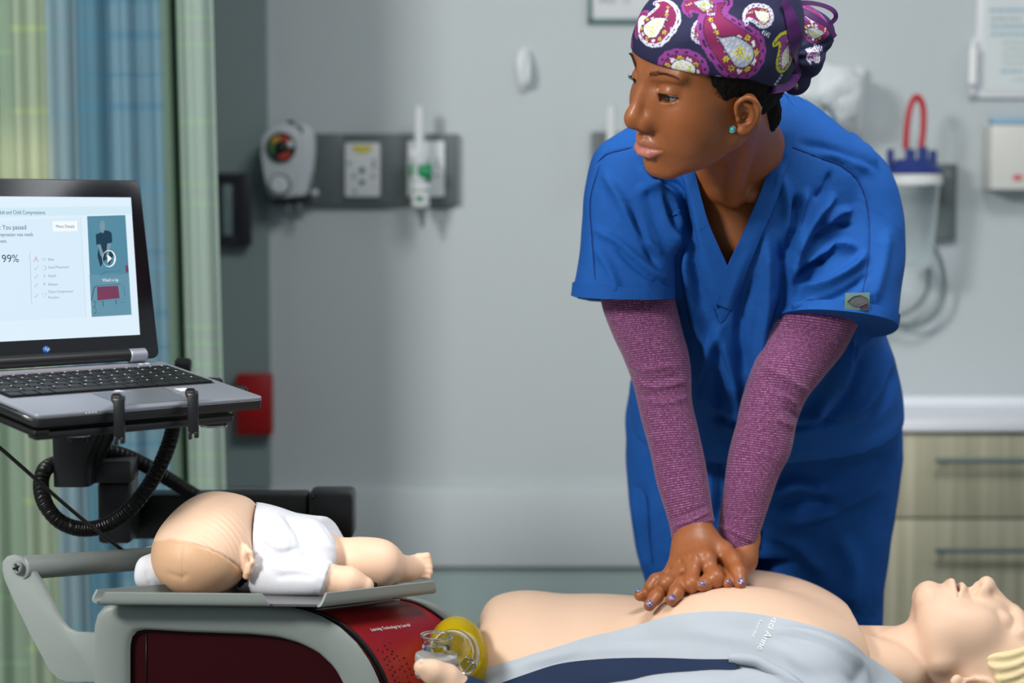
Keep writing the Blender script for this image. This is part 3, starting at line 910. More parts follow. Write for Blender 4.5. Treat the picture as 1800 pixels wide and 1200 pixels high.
def neck_sdf(p):
    d = cone(p, hw((0, -.012, -.02)), nb, .053, .046)
    d = smin(d, cone(p, nb, P(1303, 330, 2.73), .046, .055), .03)
    # sterno-mastoid
    d = smin(d, cone(p, hw((-.055, -.02, -.03)), P(1290, 350, 2.655), .014, .011), .02)
    d = smin(d, ell(p, P(1308, 400, 2.765), (.110, .088, .10)), .03)
    d = smin(d, cone(p, P(1180, 300, 2.74), P(1250, 290, 2.70), .035, .04), .05)
    d = smin(d, cone(p, P(1420, 330, 2.82), P(1345, 278, 2.75), .020, .030), .05)
    # collar bones
    d = smin(d, cone(p, P(1296, 345, 2.652), P(1200, 325, 2.70), .008, .007), .014)
    d = smin(d, cone(p, P(1325, 345, 2.652), P(1385, 325, 2.70), .008, .006), .014)
    return d


FO = dict(nose=.97, lips=1.12, lift=.009, ear=(.0705, .005, -.014), es=.80)


def head_world(p):
    q = hl(p)
    return face_sdf(q, FO) * HS


def upper_sdf(p):
    return smin(head_world(p), neck_sdf(p), .02)


lo = np.minimum(P(1020, 600, 2.5), hw((0, 0, 0)) - .2); hi = np.array([P(1600, 0, 2.8)[0], 3.0, P(1200, -60, 2.5)[2]])
lo = np.array([P(1060, 300, 2.7)[0], 2.33, P(1300, 600, 2.7)[2]])
hi = np.array([P(1570, 300, 2.7)[0], 2.93, P(1200, -60, 2.5)[2]])
hV, hF = sdf_mesh(upper_sdf, lo, hi, .0020)

# lower body and arms, hidden under the clothes
def seg_body(p):
    hipL, hipR = P(1230, 860, 3.0), P(1470, 860, 3.0)
    d = ell(p, P(1340, 790, 3.01), (.15, .08, .14))
    d = smin(d, cone(p, P(1345, 760, 3.0), P(1315, 470, 2.84), .08, .085), .06)
    for h, kx, fx in ((hipL, 1215, 1205), (hipR, 1455, 1465)):
        kn = P(kx, 1330, 3.04); ft = P(fx, 1790, 3.08)
        d = smin(d, cone(p, h, kn, .075, .052), .04)
        d = smin(d, cone(p, kn, ft, .052, .035), .02)
    for sh, el_, wr in (((1110, 300, 2.74), (1160, 660, 2.69), (1215, 900, 2.645)), ((1500, 320, 2.76), (1372, 680, 2.70), (1300, 930, 2.665))):
        d = smin(d, cone(p, P(*sh), P(*el_), .040, .027), .04)
        d = smin(d, cone(p, P(*el_), P(*wr), .027, .020), .02)
    return d


bV, bF = sdf_mesh(seg_body, (P(1000, 300, 2.7)[0], 2.5, .05), (P(1640, 300, 2.7)[0], 3.2, 1.5), .008)


# hands
def Z(zx, zy, Y): return P(1080 + zx / 5.453, 880 + zy / 5.453, Y)


YH = 2.60
TOP_F = {  # top hand fingers: MCP, PIP, DIP, tip
    'index': [Z(880, 580, 2.583), Z(965, 745, 2.556), Z(950, 775, 2.562), Z(940, 780, 2.580)],
    'middle': [Z(765, 600, 2.577), Z(733, 800, 2.546), Z(740, 835, 2.556), Z(755, 830, 2.580)],
    'ring': [Z(655, 645, 2.583), Z(500, 790, 2.552), Z(500, 825, 2.560), Z(520, 825, 2.582)],
    'little': [Z(570, 685, 2.597), Z(400, 765, 2.575), Z(355, 830, 2.574), Z(340, 850, 2.583)],
}
BOT_F = {
    'index': [Z(600, 740, 2.592), Z(470, 830, 2.562), Z(395, 925, 2.538), Z(335, 1003, 2.524)],
    'middle': [Z(760, 740, 2.586), Z(640, 800, 2.554), Z(590, 885, 2.534), Z(545, 950, 2.522)],
    'ring': [Z(900, 720, 2.583), Z(890, 770, 2.556), Z(870, 800, 2.548), Z(835, 815, 2.541)],
    'little': [Z(1080, 700, 2.590), Z(1105, 760, 2.566), Z(1100, 785, 2.560), Z(1085, 795, 2.553)],
}


def hands_sdf(p):
    wr = Z(775, 300, 2.640); arm = Z(745, 100, 2.655)
    d = chain(p, [arm, wr], [.0255, .0250], .01)
    r = .0088
    base = None
    for nm, k, bx in (('index', .0108, (860, 400)), ('middle', .0108, (790, 400)), ('ring', .0104, (720, 410)), ('little', .0098, (660, 430))):
        f = TOP_F[nm]
        e = cone(p, Z(bx[0], bx[1], 2.622), f[0], .0165, k)
        base = e if base is None else smin(base, e, .012)
    d = smin(d, base, .018)
    d = smin(d, chain(p, [Z(900, 400, 2.63), Z(1040, 500, 2.612), Z(1130, 580, 2.588)], [.016, .0145, .0115], .01), .014)
    fin = None
    for nm, f in TOP_F.items():
        rr = {'index': .0110, 'middle': .0101, 'ring': .0099, 'little': .0086}[nm]
        e = chain(p, f, [rr * 1.0, rr * 1.0, rr * .95, rr * .8], .008)
        d = smin(d, ell(p, f[0] + np.array([0, -.003, .006]), (.0085, .0085, .0070)), .014)
        fin = e if fin is None else smin(fin, e, .0025)
    d = smin(d, fin, .007)
    d = smin(d, chain(p, [Z(1130, 560, 2.592), Z(1185, 690, 2.566), Z(1205, 790, 2.551)], [.0112, .0106, .0085], .006), .006)
    # tendon hollows between the knuckles
    for a, b in (('index', 'middle'), ('middle', 'ring'), ('ring', 'little')):
        c = (TOP_F[a][0] + TOP_F[b][0]) / 2 + np.array([0, -.012, .010])
        d = smax(d, -ell(p, c + [0, -.008, .004], (.0022, .008, .003)), .012)
    # bottom hand
    e = chain(p, [Z(1275, 350, 2.672), Z(1218, 560, 2.655), Z(1130, 640, 2.630)], [.019, .0205, .020], .01)
    for nm, f in BOT_F.items():
        e = smin(e, cone(p, Z(1080, 650, 2.625), f[0], .018, .0105), .010)
    fin = None
    for nm, f in BOT_F.items():
        rr = {'index': .0092, 'middle': .0096, 'ring': .0090, 'little': .0080}[nm]
        q_ = chain(p, f, [rr * 1.05, rr * .98, rr * .95, rr * .82], .006)
        fin = q_ if fin is None else smin(fin, q_, .002)
    e = smin(e, fin, .006)
    e = smin(e, chain(p, [Z(760, 780, 2.605), Z(420, 850, 2.592), Z(320, 900, 2.578), Z(245, 905, 2.570)], [.013, .0115, .0100, .0078], .004), .003)
    return smin(d, e, .0016)


gV, gF = sdf_mesh(hands_sdf, Z(150, 1120, 2.60) - [0, .11, 0], [Z(1420, 0, 2.6)[0], 2.72, Z(0, 60, 2.66)[2]], .0013)
V, Fs = join([(hV, hF), (bV, bF), (gV, gF)])
body = mkobj('body', V, np.array(Fs, np.int32), m_skin, wm)
body['label'] = 'brown skin of face, neck and hands'
# lips use their own colour on the same surface
V, N = get_mesh(body); q = hl(V + np.array(wm.location)); q[:, 0] = np.abs(q[:, 0])
tU = np.interp(q[:, 0], [0, .004, .010, .018, .0265], [-.0415, -.0385, -.0400, -.0445, -.0492])
tL = np.interp(q[:, 0], [0, .008, .016, .0265], [-.0655, -.0642, -.0592, -.0500])
fr = q[:, 1] > .070
up_ = np.clip((tU - q[:, 2]) / .0016 + .5, 0, 1) * np.clip((q[:, 2] + .0498) / .0012 + .5, 0, 1)
lo_ = np.clip((q[:, 2] - tL) / .0018 + .5, 0, 1) * np.clip((-.0498 - q[:, 2]) / .0012 + .5, 0, 1)
lw = np.where(fr & (q[:, 0] < .028), (.45 * up_ + lo_) * np.clip((.0275 - q[:, 0]) / .003, 0, 1), 0)
at = body.data.attributes.new('lip', 'FLOAT', 'POINT'); at.data.foreach_set('value', lw.astype(np.float32))
nt = m_skin.node_tree; an = nt.nodes.new('ShaderNodeAttribute'); an.attribute_name = 'lip'
mx = nt.nodes.new('ShaderNodeMix'); mx.data_type = 'RGBA'; mx.inputs['B'].default_value = (*sr(184, 114, 102), 1)
src = nt.nodes['Principled BSDF'].inputs['Base Color'].links[0].from_socket
nt.links.new(an.outputs['Fac'], mx.inputs['Factor']); nt.links.new(src, mx.inputs['A']); nt.links.new(mx.outputs['Result'], nt.nodes['Principled BSDF'].inputs['Base Color'])

# eyes, lashes, brows
for sx, nm in ((-1, 'left'), (1, 'right')):
    ce = np.array([sx * .0290, .0720, .0125]); LF = np.array([0, 0, .009])
    V, Fs = lathe(ce, (0, 1, 0), [(.0133 * math.sin(a), .0133 * math.cos(a)) for a in np.linspace(-1.57, 1.57, 17)], 24)
    ey = mkobj('eye', hw(V + LF), Fs, m_eye, wm)
    gz = nrm([-sx * .05 + .10, 1, -.28])
    gz = nrm([-.24, 1, -.24])
    V, Fs = lathe(ce, gz, [(.01345 * math.cos(a), .01345 * math.sin(a)) for a in (.52, .4, .25, .12, 0)], 24)
    mkobj('iris', hw(V + LF), Fs, m_iris, ey)
    # lashes
    ls = []
    for t in np.linspace(-1, 1, 15):
        x = sx * (.0303 + .0134 * t); zz = .0125 - .003 + .001 * t + .0040 * math.sqrt(max(0, 1 - t * t * .92))
        yb = .0720 + math.sqrt(max(1e-6, .0147 ** 2 - (x - ce[0]) ** 2 - (zz - .0125) ** 2))
        a = np.array([x, yb, zz]); ln = .0048 * (.6 + .4 * abs(t + .3))
        b = a + nrm([sx * .5 * t, 1, -.12]) * ln * .6; c = a + nrm([sx * .8 * t, 1, .45]) * ln
        ls.append(tube([a, b, c], [.00035, .0003, .0001], 3, 5))
    # lid line
    ln = []
    for t in np.linspace(-1, 1, 13):
        x = sx * (.0303 + .0138 * t); zz = .0125 - .003 + .001 * t + .0041 * math.sqrt(max(0, 1 - t * t))
        yb = .0720 + math.sqrt(max(1e-6, .0145 ** 2 - (x - ce[0]) ** 2 - (zz - .0125) ** 2)); ln.append([x, yb, zz])
    ls.append(tube(ln, .0006, 2, 6))
    V, Fs = join(ls); mkobj('eyelashes', hw(V + LF), Fs, m_hair, wm)
    # brow, a thin pad of short hairs
    br = []
    for t in np.linspace(0, 1, 40):
        for r in range(2):
            x = .013 + .034 * t; z0 = .0425 + .0055 * math.sin(t * 2.4) + (rng.rand() - .5) * .006 * (1 - .7 * t)
            y0 = .092 - .5 * (x / .075) ** 2 * .06
            br.append((x, y0, z0, t))
    bp = np.array([[sx * b[0], b[1], b[2]] for b in br])
    # project onto the skin along y
    for it in range(14):
        bp[:, 1] -= face_sdf(bp, FO) * .9
    ls = []
    for k_, b in enumerate(bp):
        t = br[k_][3]; dv = nrm([sx * (.5 + .5 * t), -.1, .9 - 1.1 * t]) * .006
        ls.append(tube([b, b + dv + [0, .0004, 0]], [.00022, .00010], 2, 4))
    V, Fs = join(ls); mkobj('eyebrow', hw(V), Fs, m_brow, wm)
# ------------------------------------------------------------------ surgical cap, hair, earring
CC = np.array([0, -.008, .046])


def cran(q, off):
    d = ell(q, (0, -.013, .043), (.0745 + off, .096 + off, .090 + off))
    return smin(d, ell(q, (0, .0245, .058), (.060 + off, .059 + off, .056 + off)), .02)


def plane_edge(q):      # >0 above the cap's edge
    return (q[:, 2] - (.034 + np.where(q[:, 1] > 0, .31, .56) * q[:, 1] - .004 * np.cos(q[:, 0] / .075 * 1.5))) / 1.15


BUN = hl(np.array([P(1426, 62, 2.585), P(1415, 100, 2.575), P(1400, 146, 2.575), P(1398, 40, 2.60)]))


def cap_sdf(q):
    d = cran(q, .0065)
    d = smin(d, ell(q, (0, -.045, .075), (.070, .072, .072)), .03)
    d = smax(d, -plane_edge(q), .004)
    d = smin(d, ell(q, BUN[0], (.026, .030, .030)), .006)
    d = smin(d, ell(q, BUN[1], (.024, .026, .024)), .006)
    d = smin(d, ell(q, BUN[3], (.026, .028, .024)), .012)
    d = smin(d, ell(q, BUN[2], (.015, .017, .014)), .006)
    return d


V, Fq = sdf_mesh(cap_sdf, (-.10, -.19, -.05), (.10, .13, .16), .00115)
cap = mkobj('cap', V, Fq, None)
_, N = get_mesh(cap)
# gathers that run towards the knot, and soft rumples
kn = (BUN[0] + BUN[1]) / 2 + np.array([0, .02, 0])
r = V - kn; rd = np.linalg.norm(r, axis=1)
ang = np.arctan2(r[:, 2], r[:, 0])
w = np.exp(-(rd / .062) ** 2)
V = V + N * ((np.sin(ang * 7 + 3 * np.sin(ang * 2)) * .0013 * w) + .0011 * snoise(V, 16, 3) * np.clip(plane_edge(V) / .03, 0, 1))[:, None]


def chart(q):
    d = nrm(q - CC)
    th = np.arccos(np.clip(-d[:, 0], -1, 1)); ph = np.arctan2(d[:, 2], -d[:, 1])
    return np.column_stack([np.cos(ph), -np.sin(ph)]) * (th * 142)[:, None]


W = hw(V); cpx = PJ(W); front = W[:, 1]
UV = chart(V)
_bm = V[:, 1] < -.112
UV[_bm] = np.column_stack([-V[_bm, 1] * 1450 + 5000, -V[_bm, 2] * 1450 + .3 * V[_bm, 0] * 1450])


def to_chart(x, y):
    d = np.hypot(cpx[:, 0] - x, cpx[:, 1] - y); c = np.argsort(d)[:40]
    return UV[c[np.argmin(front[c])]]


navy = np.array(sr(26, 28, 66)); purp = np.array(sr(140, 58, 142)); mar = np.array(sr(128, 28, 84)); wht = np.array(sr(226, 226, 236))
yel = np.array(sr(196, 200, 48)); lav = np.array(sr(206, 208, 232)); gry = np.array(sr(160, 170, 188)); dk = np.array(sr(34, 20, 52))
col = np.tile(navy, (len(V), 1))


def spine(q, pts, rs):
    d = np.full(len(q), 1e9); tt = np.zeros(len(q)); n = len(pts) - 1
    for i in range(n):
        a, b = pts[i], pts[i + 1]; ab = b - a
        t = np.clip(((q - a) @ ab) / (ab @ ab), 0, 1); e = np.linalg.norm(q - a - t[:, None] * ab, axis=1) - (rs[i] + (rs[i + 1] - rs[i]) * t)
        m = e < d; d[m] = e[m]; tt[m] = (i + t[m]) / n
    return d, tt


def put(m, c): col[m] = c


def star(q, c, r, cc, k=5, rot=0, eye=None):
    v = q - c; rr = np.hypot(v[:, 0], v[:, 1]); a = np.arctan2(v[:, 1], v[:, 0])
    put(rr < r * (.68 + .34 * np.cos(k * (a + rot))), cc)
    if eye is not None: put(rr < r * .24, eye)


def leaf(q, c, a, l, w_, cc):
    v = q - c; x = v[:, 0] * math.cos(a) + v[:, 1] * math.sin(a); y = -v[:, 0] * math.sin(a) + v[:, 1] * math.cos(a)
    put((x / l) ** 2 + (y / (w_ * (1.05 - .5 * x / l))) ** 2 < 1, cc)


def paisley(px_, rot, s, outer, band, flip=1, inner='grey', sc=.16, seed=0):
    """s: body radius in chart units; tail curls away from +y"""
    rr_ = np.random.RandomState(seed)
    c = to_chart(*px_); a = math.radians(rot)
    v = UV - c; q = np.column_stack([v[:, 0] * math.cos(a) + v[:, 1] * math.sin(a), (-v[:, 0] * math.sin(a) + v[:, 1] * math.cos(a))]) / s
    q[:, 0] *= flip
    pts = crom(np.array([(0, 0), (-.12, .75), (-.02, 1.35), (.42, 1.72), (.92, 1.62)]), 4); rs = np.interp(np.linspace(0, 1, len(pts)), [0, .35, .7, 1], [1, .80, .42, .20])
    d, t = spine(q, pts, rs)
    # arc length like coordinate for the scallops
    phi = np.where(t <= .001, np.arctan2(q[:, 1], q[:, 0]), 0) + np.where(t > .001, t * 3.2 * np.sign(q[:, 0] - np.interp(t, np.linspace(0, 1, len(pts)), pts[:, 0])), 0)
    per = 7.5
    scal = .035 * np.abs(np.sin(phi * per))
    put(d < scal, outer)
    put((d > -sc * .75) & (d < -sc * .35) & (np.abs(np.sin(phi * per)) > .86), dk)
    put(d < -sc, wht if outer is lav else dk); put(d < -sc - .03, band)
    for k in range(11):           # flowers and leaves in the band
        th = -2.9 + k * .56; R_ = 1 - sc - .19
        cc = np.array([math.cos(th), math.sin(th)]) * R_
        if k % 2 == 0: star(q, cc, .135, yel, 6, th, dk)
        else:
            leaf(q, cc, th + 1.0, .12, .05, wht); leaf(q, cc + [.07 * math.cos(th + 1.6), .07 * math.sin(th + 1.6)], th + 2.4, .09, .04, wht); leaf(q, cc - [.05, .06], th - .4, .08, .035, lav)
    for k in range(4):
        cc = np.array([-.30 + .09 * k, .95 + .22 * k]); (star(q, cc, .10, yel, 5, 0, dk) if k % 2 else leaf(q, cc, 1.3, .12, .05, wht))
    # inner drop
    p2 = crom(np.array([(.02, -.05), (-.05, .42), (-.28, .95)]), 4); r2 = np.interp(np.linspace(0, 1, len(p2)), [0, .5, 1], [.46, .34, .03])
    d2, t2 = spine(q, p2, r2)
    put(d2 < .045, dk)
    put(d2 < 0, wht if inner == 'white' else gry)
    n = snoise(np.column_stack([UV, UV[:, 0] * 0]) / 100, 14, seed + 4)
    if inner == 'grey':
        put((d2 < -.02) & (n > .3), lav * .92)
        star(q, np.array([-.02, .10]), .29, yel, 8, 0); star(q, np.array([-.02, .10]), .15, purp, 6, 0); put(np.hypot(q[:, 0] + .02, q[:, 1] - .1) < .05, yel)
        star(q, np.array([.12, -.30]), .13, yel, 6, 0, dk)
    else:
        put((d2 < -.08) & (n > .25), yel * .95 + .05)


def sprig(px_, a, s):
    c = to_chart(*px_); a = math.radians(a); dv = np.array([math.cos(a), math.sin(a)]); nv = np.array([-dv[1], dv[0]])
    for k in range(4):
        b = c + dv * s * (k - 1.5) * .5
        for sg in (-1, 1): leaf(UV, b + nv * sg * s * .22, a + sg * .9, s * .22, s * .09, lav)
    leaf(UV, c, a, s * 1.0, s * .03, lav)


paisley((1168, 78), 0, 1, purp, mar) if False else None
paisley((1143, 52), 222, 40, lav, mar, 1, 'white', .15, 2)
paisley((1232, 66), 200, 17, lav, mar, -1, 'white', .22, 5)
paisley((1198, 138), 10, 44, purp, mar, 1, 'white', .22, 6)
paisley((1306, 96), 150, 55, purp, mar, -1, 'grey', .19, 1)
paisley((1345, 28), 120, 20, lav, mar, 1, 'white', .26, 9)
paisley((1382, 105), 175, 27, yel, purp, 1, 'white', .20, 12)
paisley((1432, 62), 250, 16, purp, mar, 1, 'grey', .2, 14)
paisley((1437, 100), 100, 9, lav, purp, 1, 'grey', .2, 15)
paisley((1402, 150), 90, 11, purp, mar, 1, 'grey', .2, 16)
paisley((1238, 5), 95, 22, purp, mar, 1, 'grey', .2, 18)
for a in (((1370, 142), -55, 14), ((1350, 60), 40, 10), ((1178, 52), 60, 6), ((1440, 82), 20, 9), ((1420, 30), 50, 9), ((1250, 22), 10, 9), ((1262, 146), 20, 5)): sprig(*a)
# the parts of the cloth one cannot see from the front carry the same print
for k in range(16):
    a = k * 2.4; R_ = 205 + 22 * (k % 5)
    pos = np.array([math.cos(a), math.sin(a)]) * R_
    v = UV - pos; q = v / 34; pts = np.array([(0, 0), (-.1, .8), (.3, 1.5), (.9, 1.5)]); d, t = spine(q, pts, [1, .8, .4, .15])
    far = V[:, 0] > .015
    put((d < 0) & far, purp); put((d < -.22) & far, mar); put((d < -.5) & far, wht)
ca = cap.data.color_attributes.new('print', 'FLOAT_COLOR', 'POINT')
ca.data.foreach_set('color', np.column_stack([col, np.ones(len(col))]).astype(np.float32).ravel())
bpy.data.objects.remove(cap)
cap = mkobj('cap', hw(V), Fq, None, wm)
ca = cap.data.color_attributes.new('print', 'FLOAT_COLOR', 'POINT')
ca.data.foreach_set('color', np.column_stack([col, np.ones(len(col))]).astype(np.float32).ravel())
m_cap = mat('paisley_cotton', (.02, .02, .06), .8, bump=.2, bscale=1500)
nt = m_cap.node_tree; an = nt.nodes.new('ShaderNodeAttribute'); an.attribute_name = 'print'
nt.links.new(an.outputs['Color'], nt.nodes['Principled BSDF'].inputs['Base Color'])
cap.data.materials.append(m_cap)
cap['label'] = 'navy cloth cap printed with purple and white paisleys'

# ribbon ties
m_rib = mat('ribbon_purple', sr(74, 24, 92), .55, bump=.1, bscale=900)


def ribbon(pts, w0, nm='ribbon', th=.0008):
    p = crom(np.array([P(*a) for a in pts]), 8)
    T = nrm(np.gradient(p, axis=0)); view = np.array([.25, -1, .15]); S = nrm(np.cross(T, view))
    w = (w0 if np.isscalar(w0) else np.interp(np.linspace(0, 1, len(p)), np.linspace(0, 1, len(w0)), w0))
    w = np.asarray(w)[..., None] if not np.isscalar(w) else w
    Nn = nrm(np.cross(S, T))
    R = np.stack([p - S * w + Nn * th, p + S * w + Nn * th, p + S * w - Nn * th, p - S * w - Nn * th], 1)
    return solid(nm, rings_mesh(R), m_rib, cap, 60)


_tc2 = bvh_of(cap)


def on_cap(pts):
    out = []
    for x, y, Y in pts:
        h = ray_px(_tc2, x, y, .008); out.append((x, y, min(h[1], 2.60) if h is not None else Y))
    return out


ribbon(on_cap([(1338, 158, 2.50), (1362, 154, 2.502), (1384, 146, 2.505), (1397, 124, 2.51), (1400, 85, 2.512), (1394, 45, 2.525), (1384, 14, 2.54), (1376, 4, 2.55)]), [.006, .0075, .009, .010, .0105, .009, .006, .005])
ribbon([(1380, 12, 2.53), (1410, 5, 2.52), (1441, 8, 2.52), (1464, 18, 2.525), (1469, 31, 2.53), (1457, 44, 2.53)], [.005, .003, .0026, .003, .0028, .003])
ribbon([(1384, 14, 2.53), (1412, 20, 2.515), (1433, 31, 2.512), (1450, 42, 2.515), (1459, 50, 2.52), (1468, 65, 2.525)], [.004, .0045, .0045, .003, .0032, .003])


# hair below the cap
_NP = hl(P(1346, 198, 2.605))
def hair_sdf(q):
    s = np.column_stack([np.abs(q[:, 0]), q[:, 1], q[:, 2]])
    d = cran(q, .0026)
    d = smin(d, ell(q, (0, -.055, .0), (.050, .045, .050)), .02)
    d = smin(d, ell(q, _NP, (.018, .020, .028)), .016)
    front_ = q[:, 1] - (.036 + .5 * (q[:, 2] - .03) + .0015 * np.sin(q[:, 2] * 260))
    d = smax(d, front_, .004)
    d = smax(d, -(q[:, 2] + .085 - .22 * (q[:, 1] + .02)), .006)     # nape
    d = smax(d, q[:, 2] - .11, .01)
    # clear the cheek and the ear
    ck = ell(s, (.070, .010, -.030), (.025, .040, .040))
    return smax(d, -ck, .006)


V, Fq = sdf_mesh(hair_sdf, (-.09, -.14, -.10), (.09, .08, .13), .0022)
_t = mkobj('t', V, Fq, None); _, N = get_mesh(_t); bpy.data.objects.remove(_t)
V = V + N * (.0006 * snoise(V * [1, 1, .35], 180, 8))[:, None]
hair = mkobj('hair', hw(V), Fq, m_hair, wm)
ls = []
for k in range(44):      # loose wisps at the nape and the temple
    if k < 44:
        a = np.array([-.045 + .05 * rng.rand(), -.088 - .02 * rng.rand(), -.030 + .045 * rng.rand()]); dv = np.array([-.1 * rng.randn(), -.55 - .4 * rng.rand(), -.75 + .5 * rng.randn()])
    else:
        a = np.array([-.058 - .006 * rng.rand(), -.035 - .02 * rng.rand(), -.030 - .012 * rng.rand()]); dv = np.array([-.1, .15 * rng.randn(), -1.])
    L_ = .012 + .016 * rng.rand(); b = a + nrm(dv) * L_ * .5 + rng.randn(3) * .002; c = a + nrm(dv) * L_ + rng.randn(3) * .005
    ls.append(tube([a, b, c], [.00018, .00014, .00008], 3, 4))
# fine baby hairs along the temple hairline
_q = V
_f = _q[:, 1] - (.036 + .5 * (_q[:, 2] - .03)); _cand = np.where((np.abs(_f) < .006) & (_q[:, 0] < -.03) & (_q[:, 2] > -.005) & (cran(_q, .0026) > -.002))[0]
for k in rng.choice(_cand, 330):
    a = _q[k] + [0, -.003, 0]; dv = nrm([-.15, .75 + .3 * rng.randn(), -.45 + .35 * rng.randn()]); L_ = .006 + .012 * rng.rand() ** 2; b = a + dv * L_
    for _ in range(2): b = b - nrm(b - CC) * float(cran(b[None], .0008)[0])
    ls.append(tube([np.asarray(a), (a + b) / 2 - nrm((a + b) / 2 - CC) * min(0, float(cran(((a + b) / 2)[None], .001)[0])), b], [.0002, .00016, .00006], 2, 4))
V, Fs = join(ls); o = mkobj('loose_hair', hw(V), Fs, m_hair, hair); o['kind'] = 'stuff'

m_turq = mat('turquoise', sr(60, 190, 200), .25, coat=.6)
m_silver = mat('silver', sr(200, 200, 205), .25, 1)
ep_ = P(1287, 227, 2.40)
ray = nrm(P(1287, 227, 3) - P(1287, 227, 2)); tt = np.linspace(-.2, .25, 900); pp = ep_ + ray[None] * tt[:, None]
dd = head_world(pp); k = np.argmax(dd < .0015); ep_ = pp[k]
V, Fs = lathe(ep_, nrm([-.3, -1, .2]), [(-.003, .0035), (0, .0043), (.002, .0036), (.003, .0018), (.0032, 0)], 20)
er = mkobj('earring', V, Fs, m_turq, wm)
V, Fs = lathe(ep_, nrm([-.3, -1, .2]), [(-.0035, .0042), (-.001, .0050), (.0006, .0046), (0, .0040)], 20)
mkobj('earring_setting', V, Fs, m_silver, er)
# ------------------------------------------------------------------ the scrubs and the striped undershirt
torso = loft([(1290, 222, 1405, 222, 2.79, .045), (1200, 243, 1475, 236, 2.775, .082), (1110, 290, 1530, 285, 2.77, .112), (1095, 370, 1535, 370, 2.775, .128),
              (1115, 460, 1530, 460, 2.80, .132), (1140, 540, 1540, 550, 2.835, .135), (1125, 620, 1570, 620, 2.875, .137), (1106, 690, 1583, 690, 2.91, .150),
              (1106, 745, 1585, 728, 2.925, .156)], 6, 72, 2.3)
slL = loft([(1105, 225, 1180, 262, 2.745, .055), (1050, 262, 1185, 330, 2.735, .070), (1031, 325, 1185, 400, 2.725, .076), (1021, 400, 1186, 455, 2.715, .078),
            (1011, 470, 1187, 500, 2.705, .078), (1004, 520, 1187, 524, 2.70, .078)], 6, 56, 2.3)
slR = loft([(1425, 300, 1500, 235, 2.78, .055), (1408, 350, 1562, 300, 2.77, .072), (1402, 410, 1585, 380, 2.755, .080), (1398, 465, 1588, 460, 2.74, .082),
            (1385, 520, 1580, 528, 2.725, .083), (1367, 556, 1573, 579, 2.715, .083)], 6, 56, 2.3)
yokeL = loft([(1100, 262, 1110, 300, 2.745, .05), (1180, 232, 1200, 330, 2.75, .07), (1240, 225, 1270, 320, 2.76, .07)], 5, 32)
yokeR = loft([(1385, 300, 1368, 206, 2.755, .062), (1440, 320, 1438, 220, 2.765, .070), (1520, 330, 1510, 250, 2.775, .070)], 5, 32)
V, Fs = join([torso, slL, slR, yokeL, yokeR])
V, Fs = remesh(V, Fs, .0036, 8)
# open the V neck: drop the cloth in front of the neckline (and above the collar)
px = PJ(V)


def inpoly(q, poly):
    poly = np.array(poly, float); x, y = q[:, 0], q[:, 1]; ins = np.zeros(len(q), bool); j = len(poly) - 1
    for i in range(len(poly)):
        c = ((poly[i, 1] > y) != (poly[j, 1] > y)) & (x < (poly[j, 0] - poly[i, 0]) * (y - poly[i, 1]) / (poly[j, 1] - poly[i, 1] + 1e-9) + poly[i, 0])
        ins ^= c; j = i
    return ins


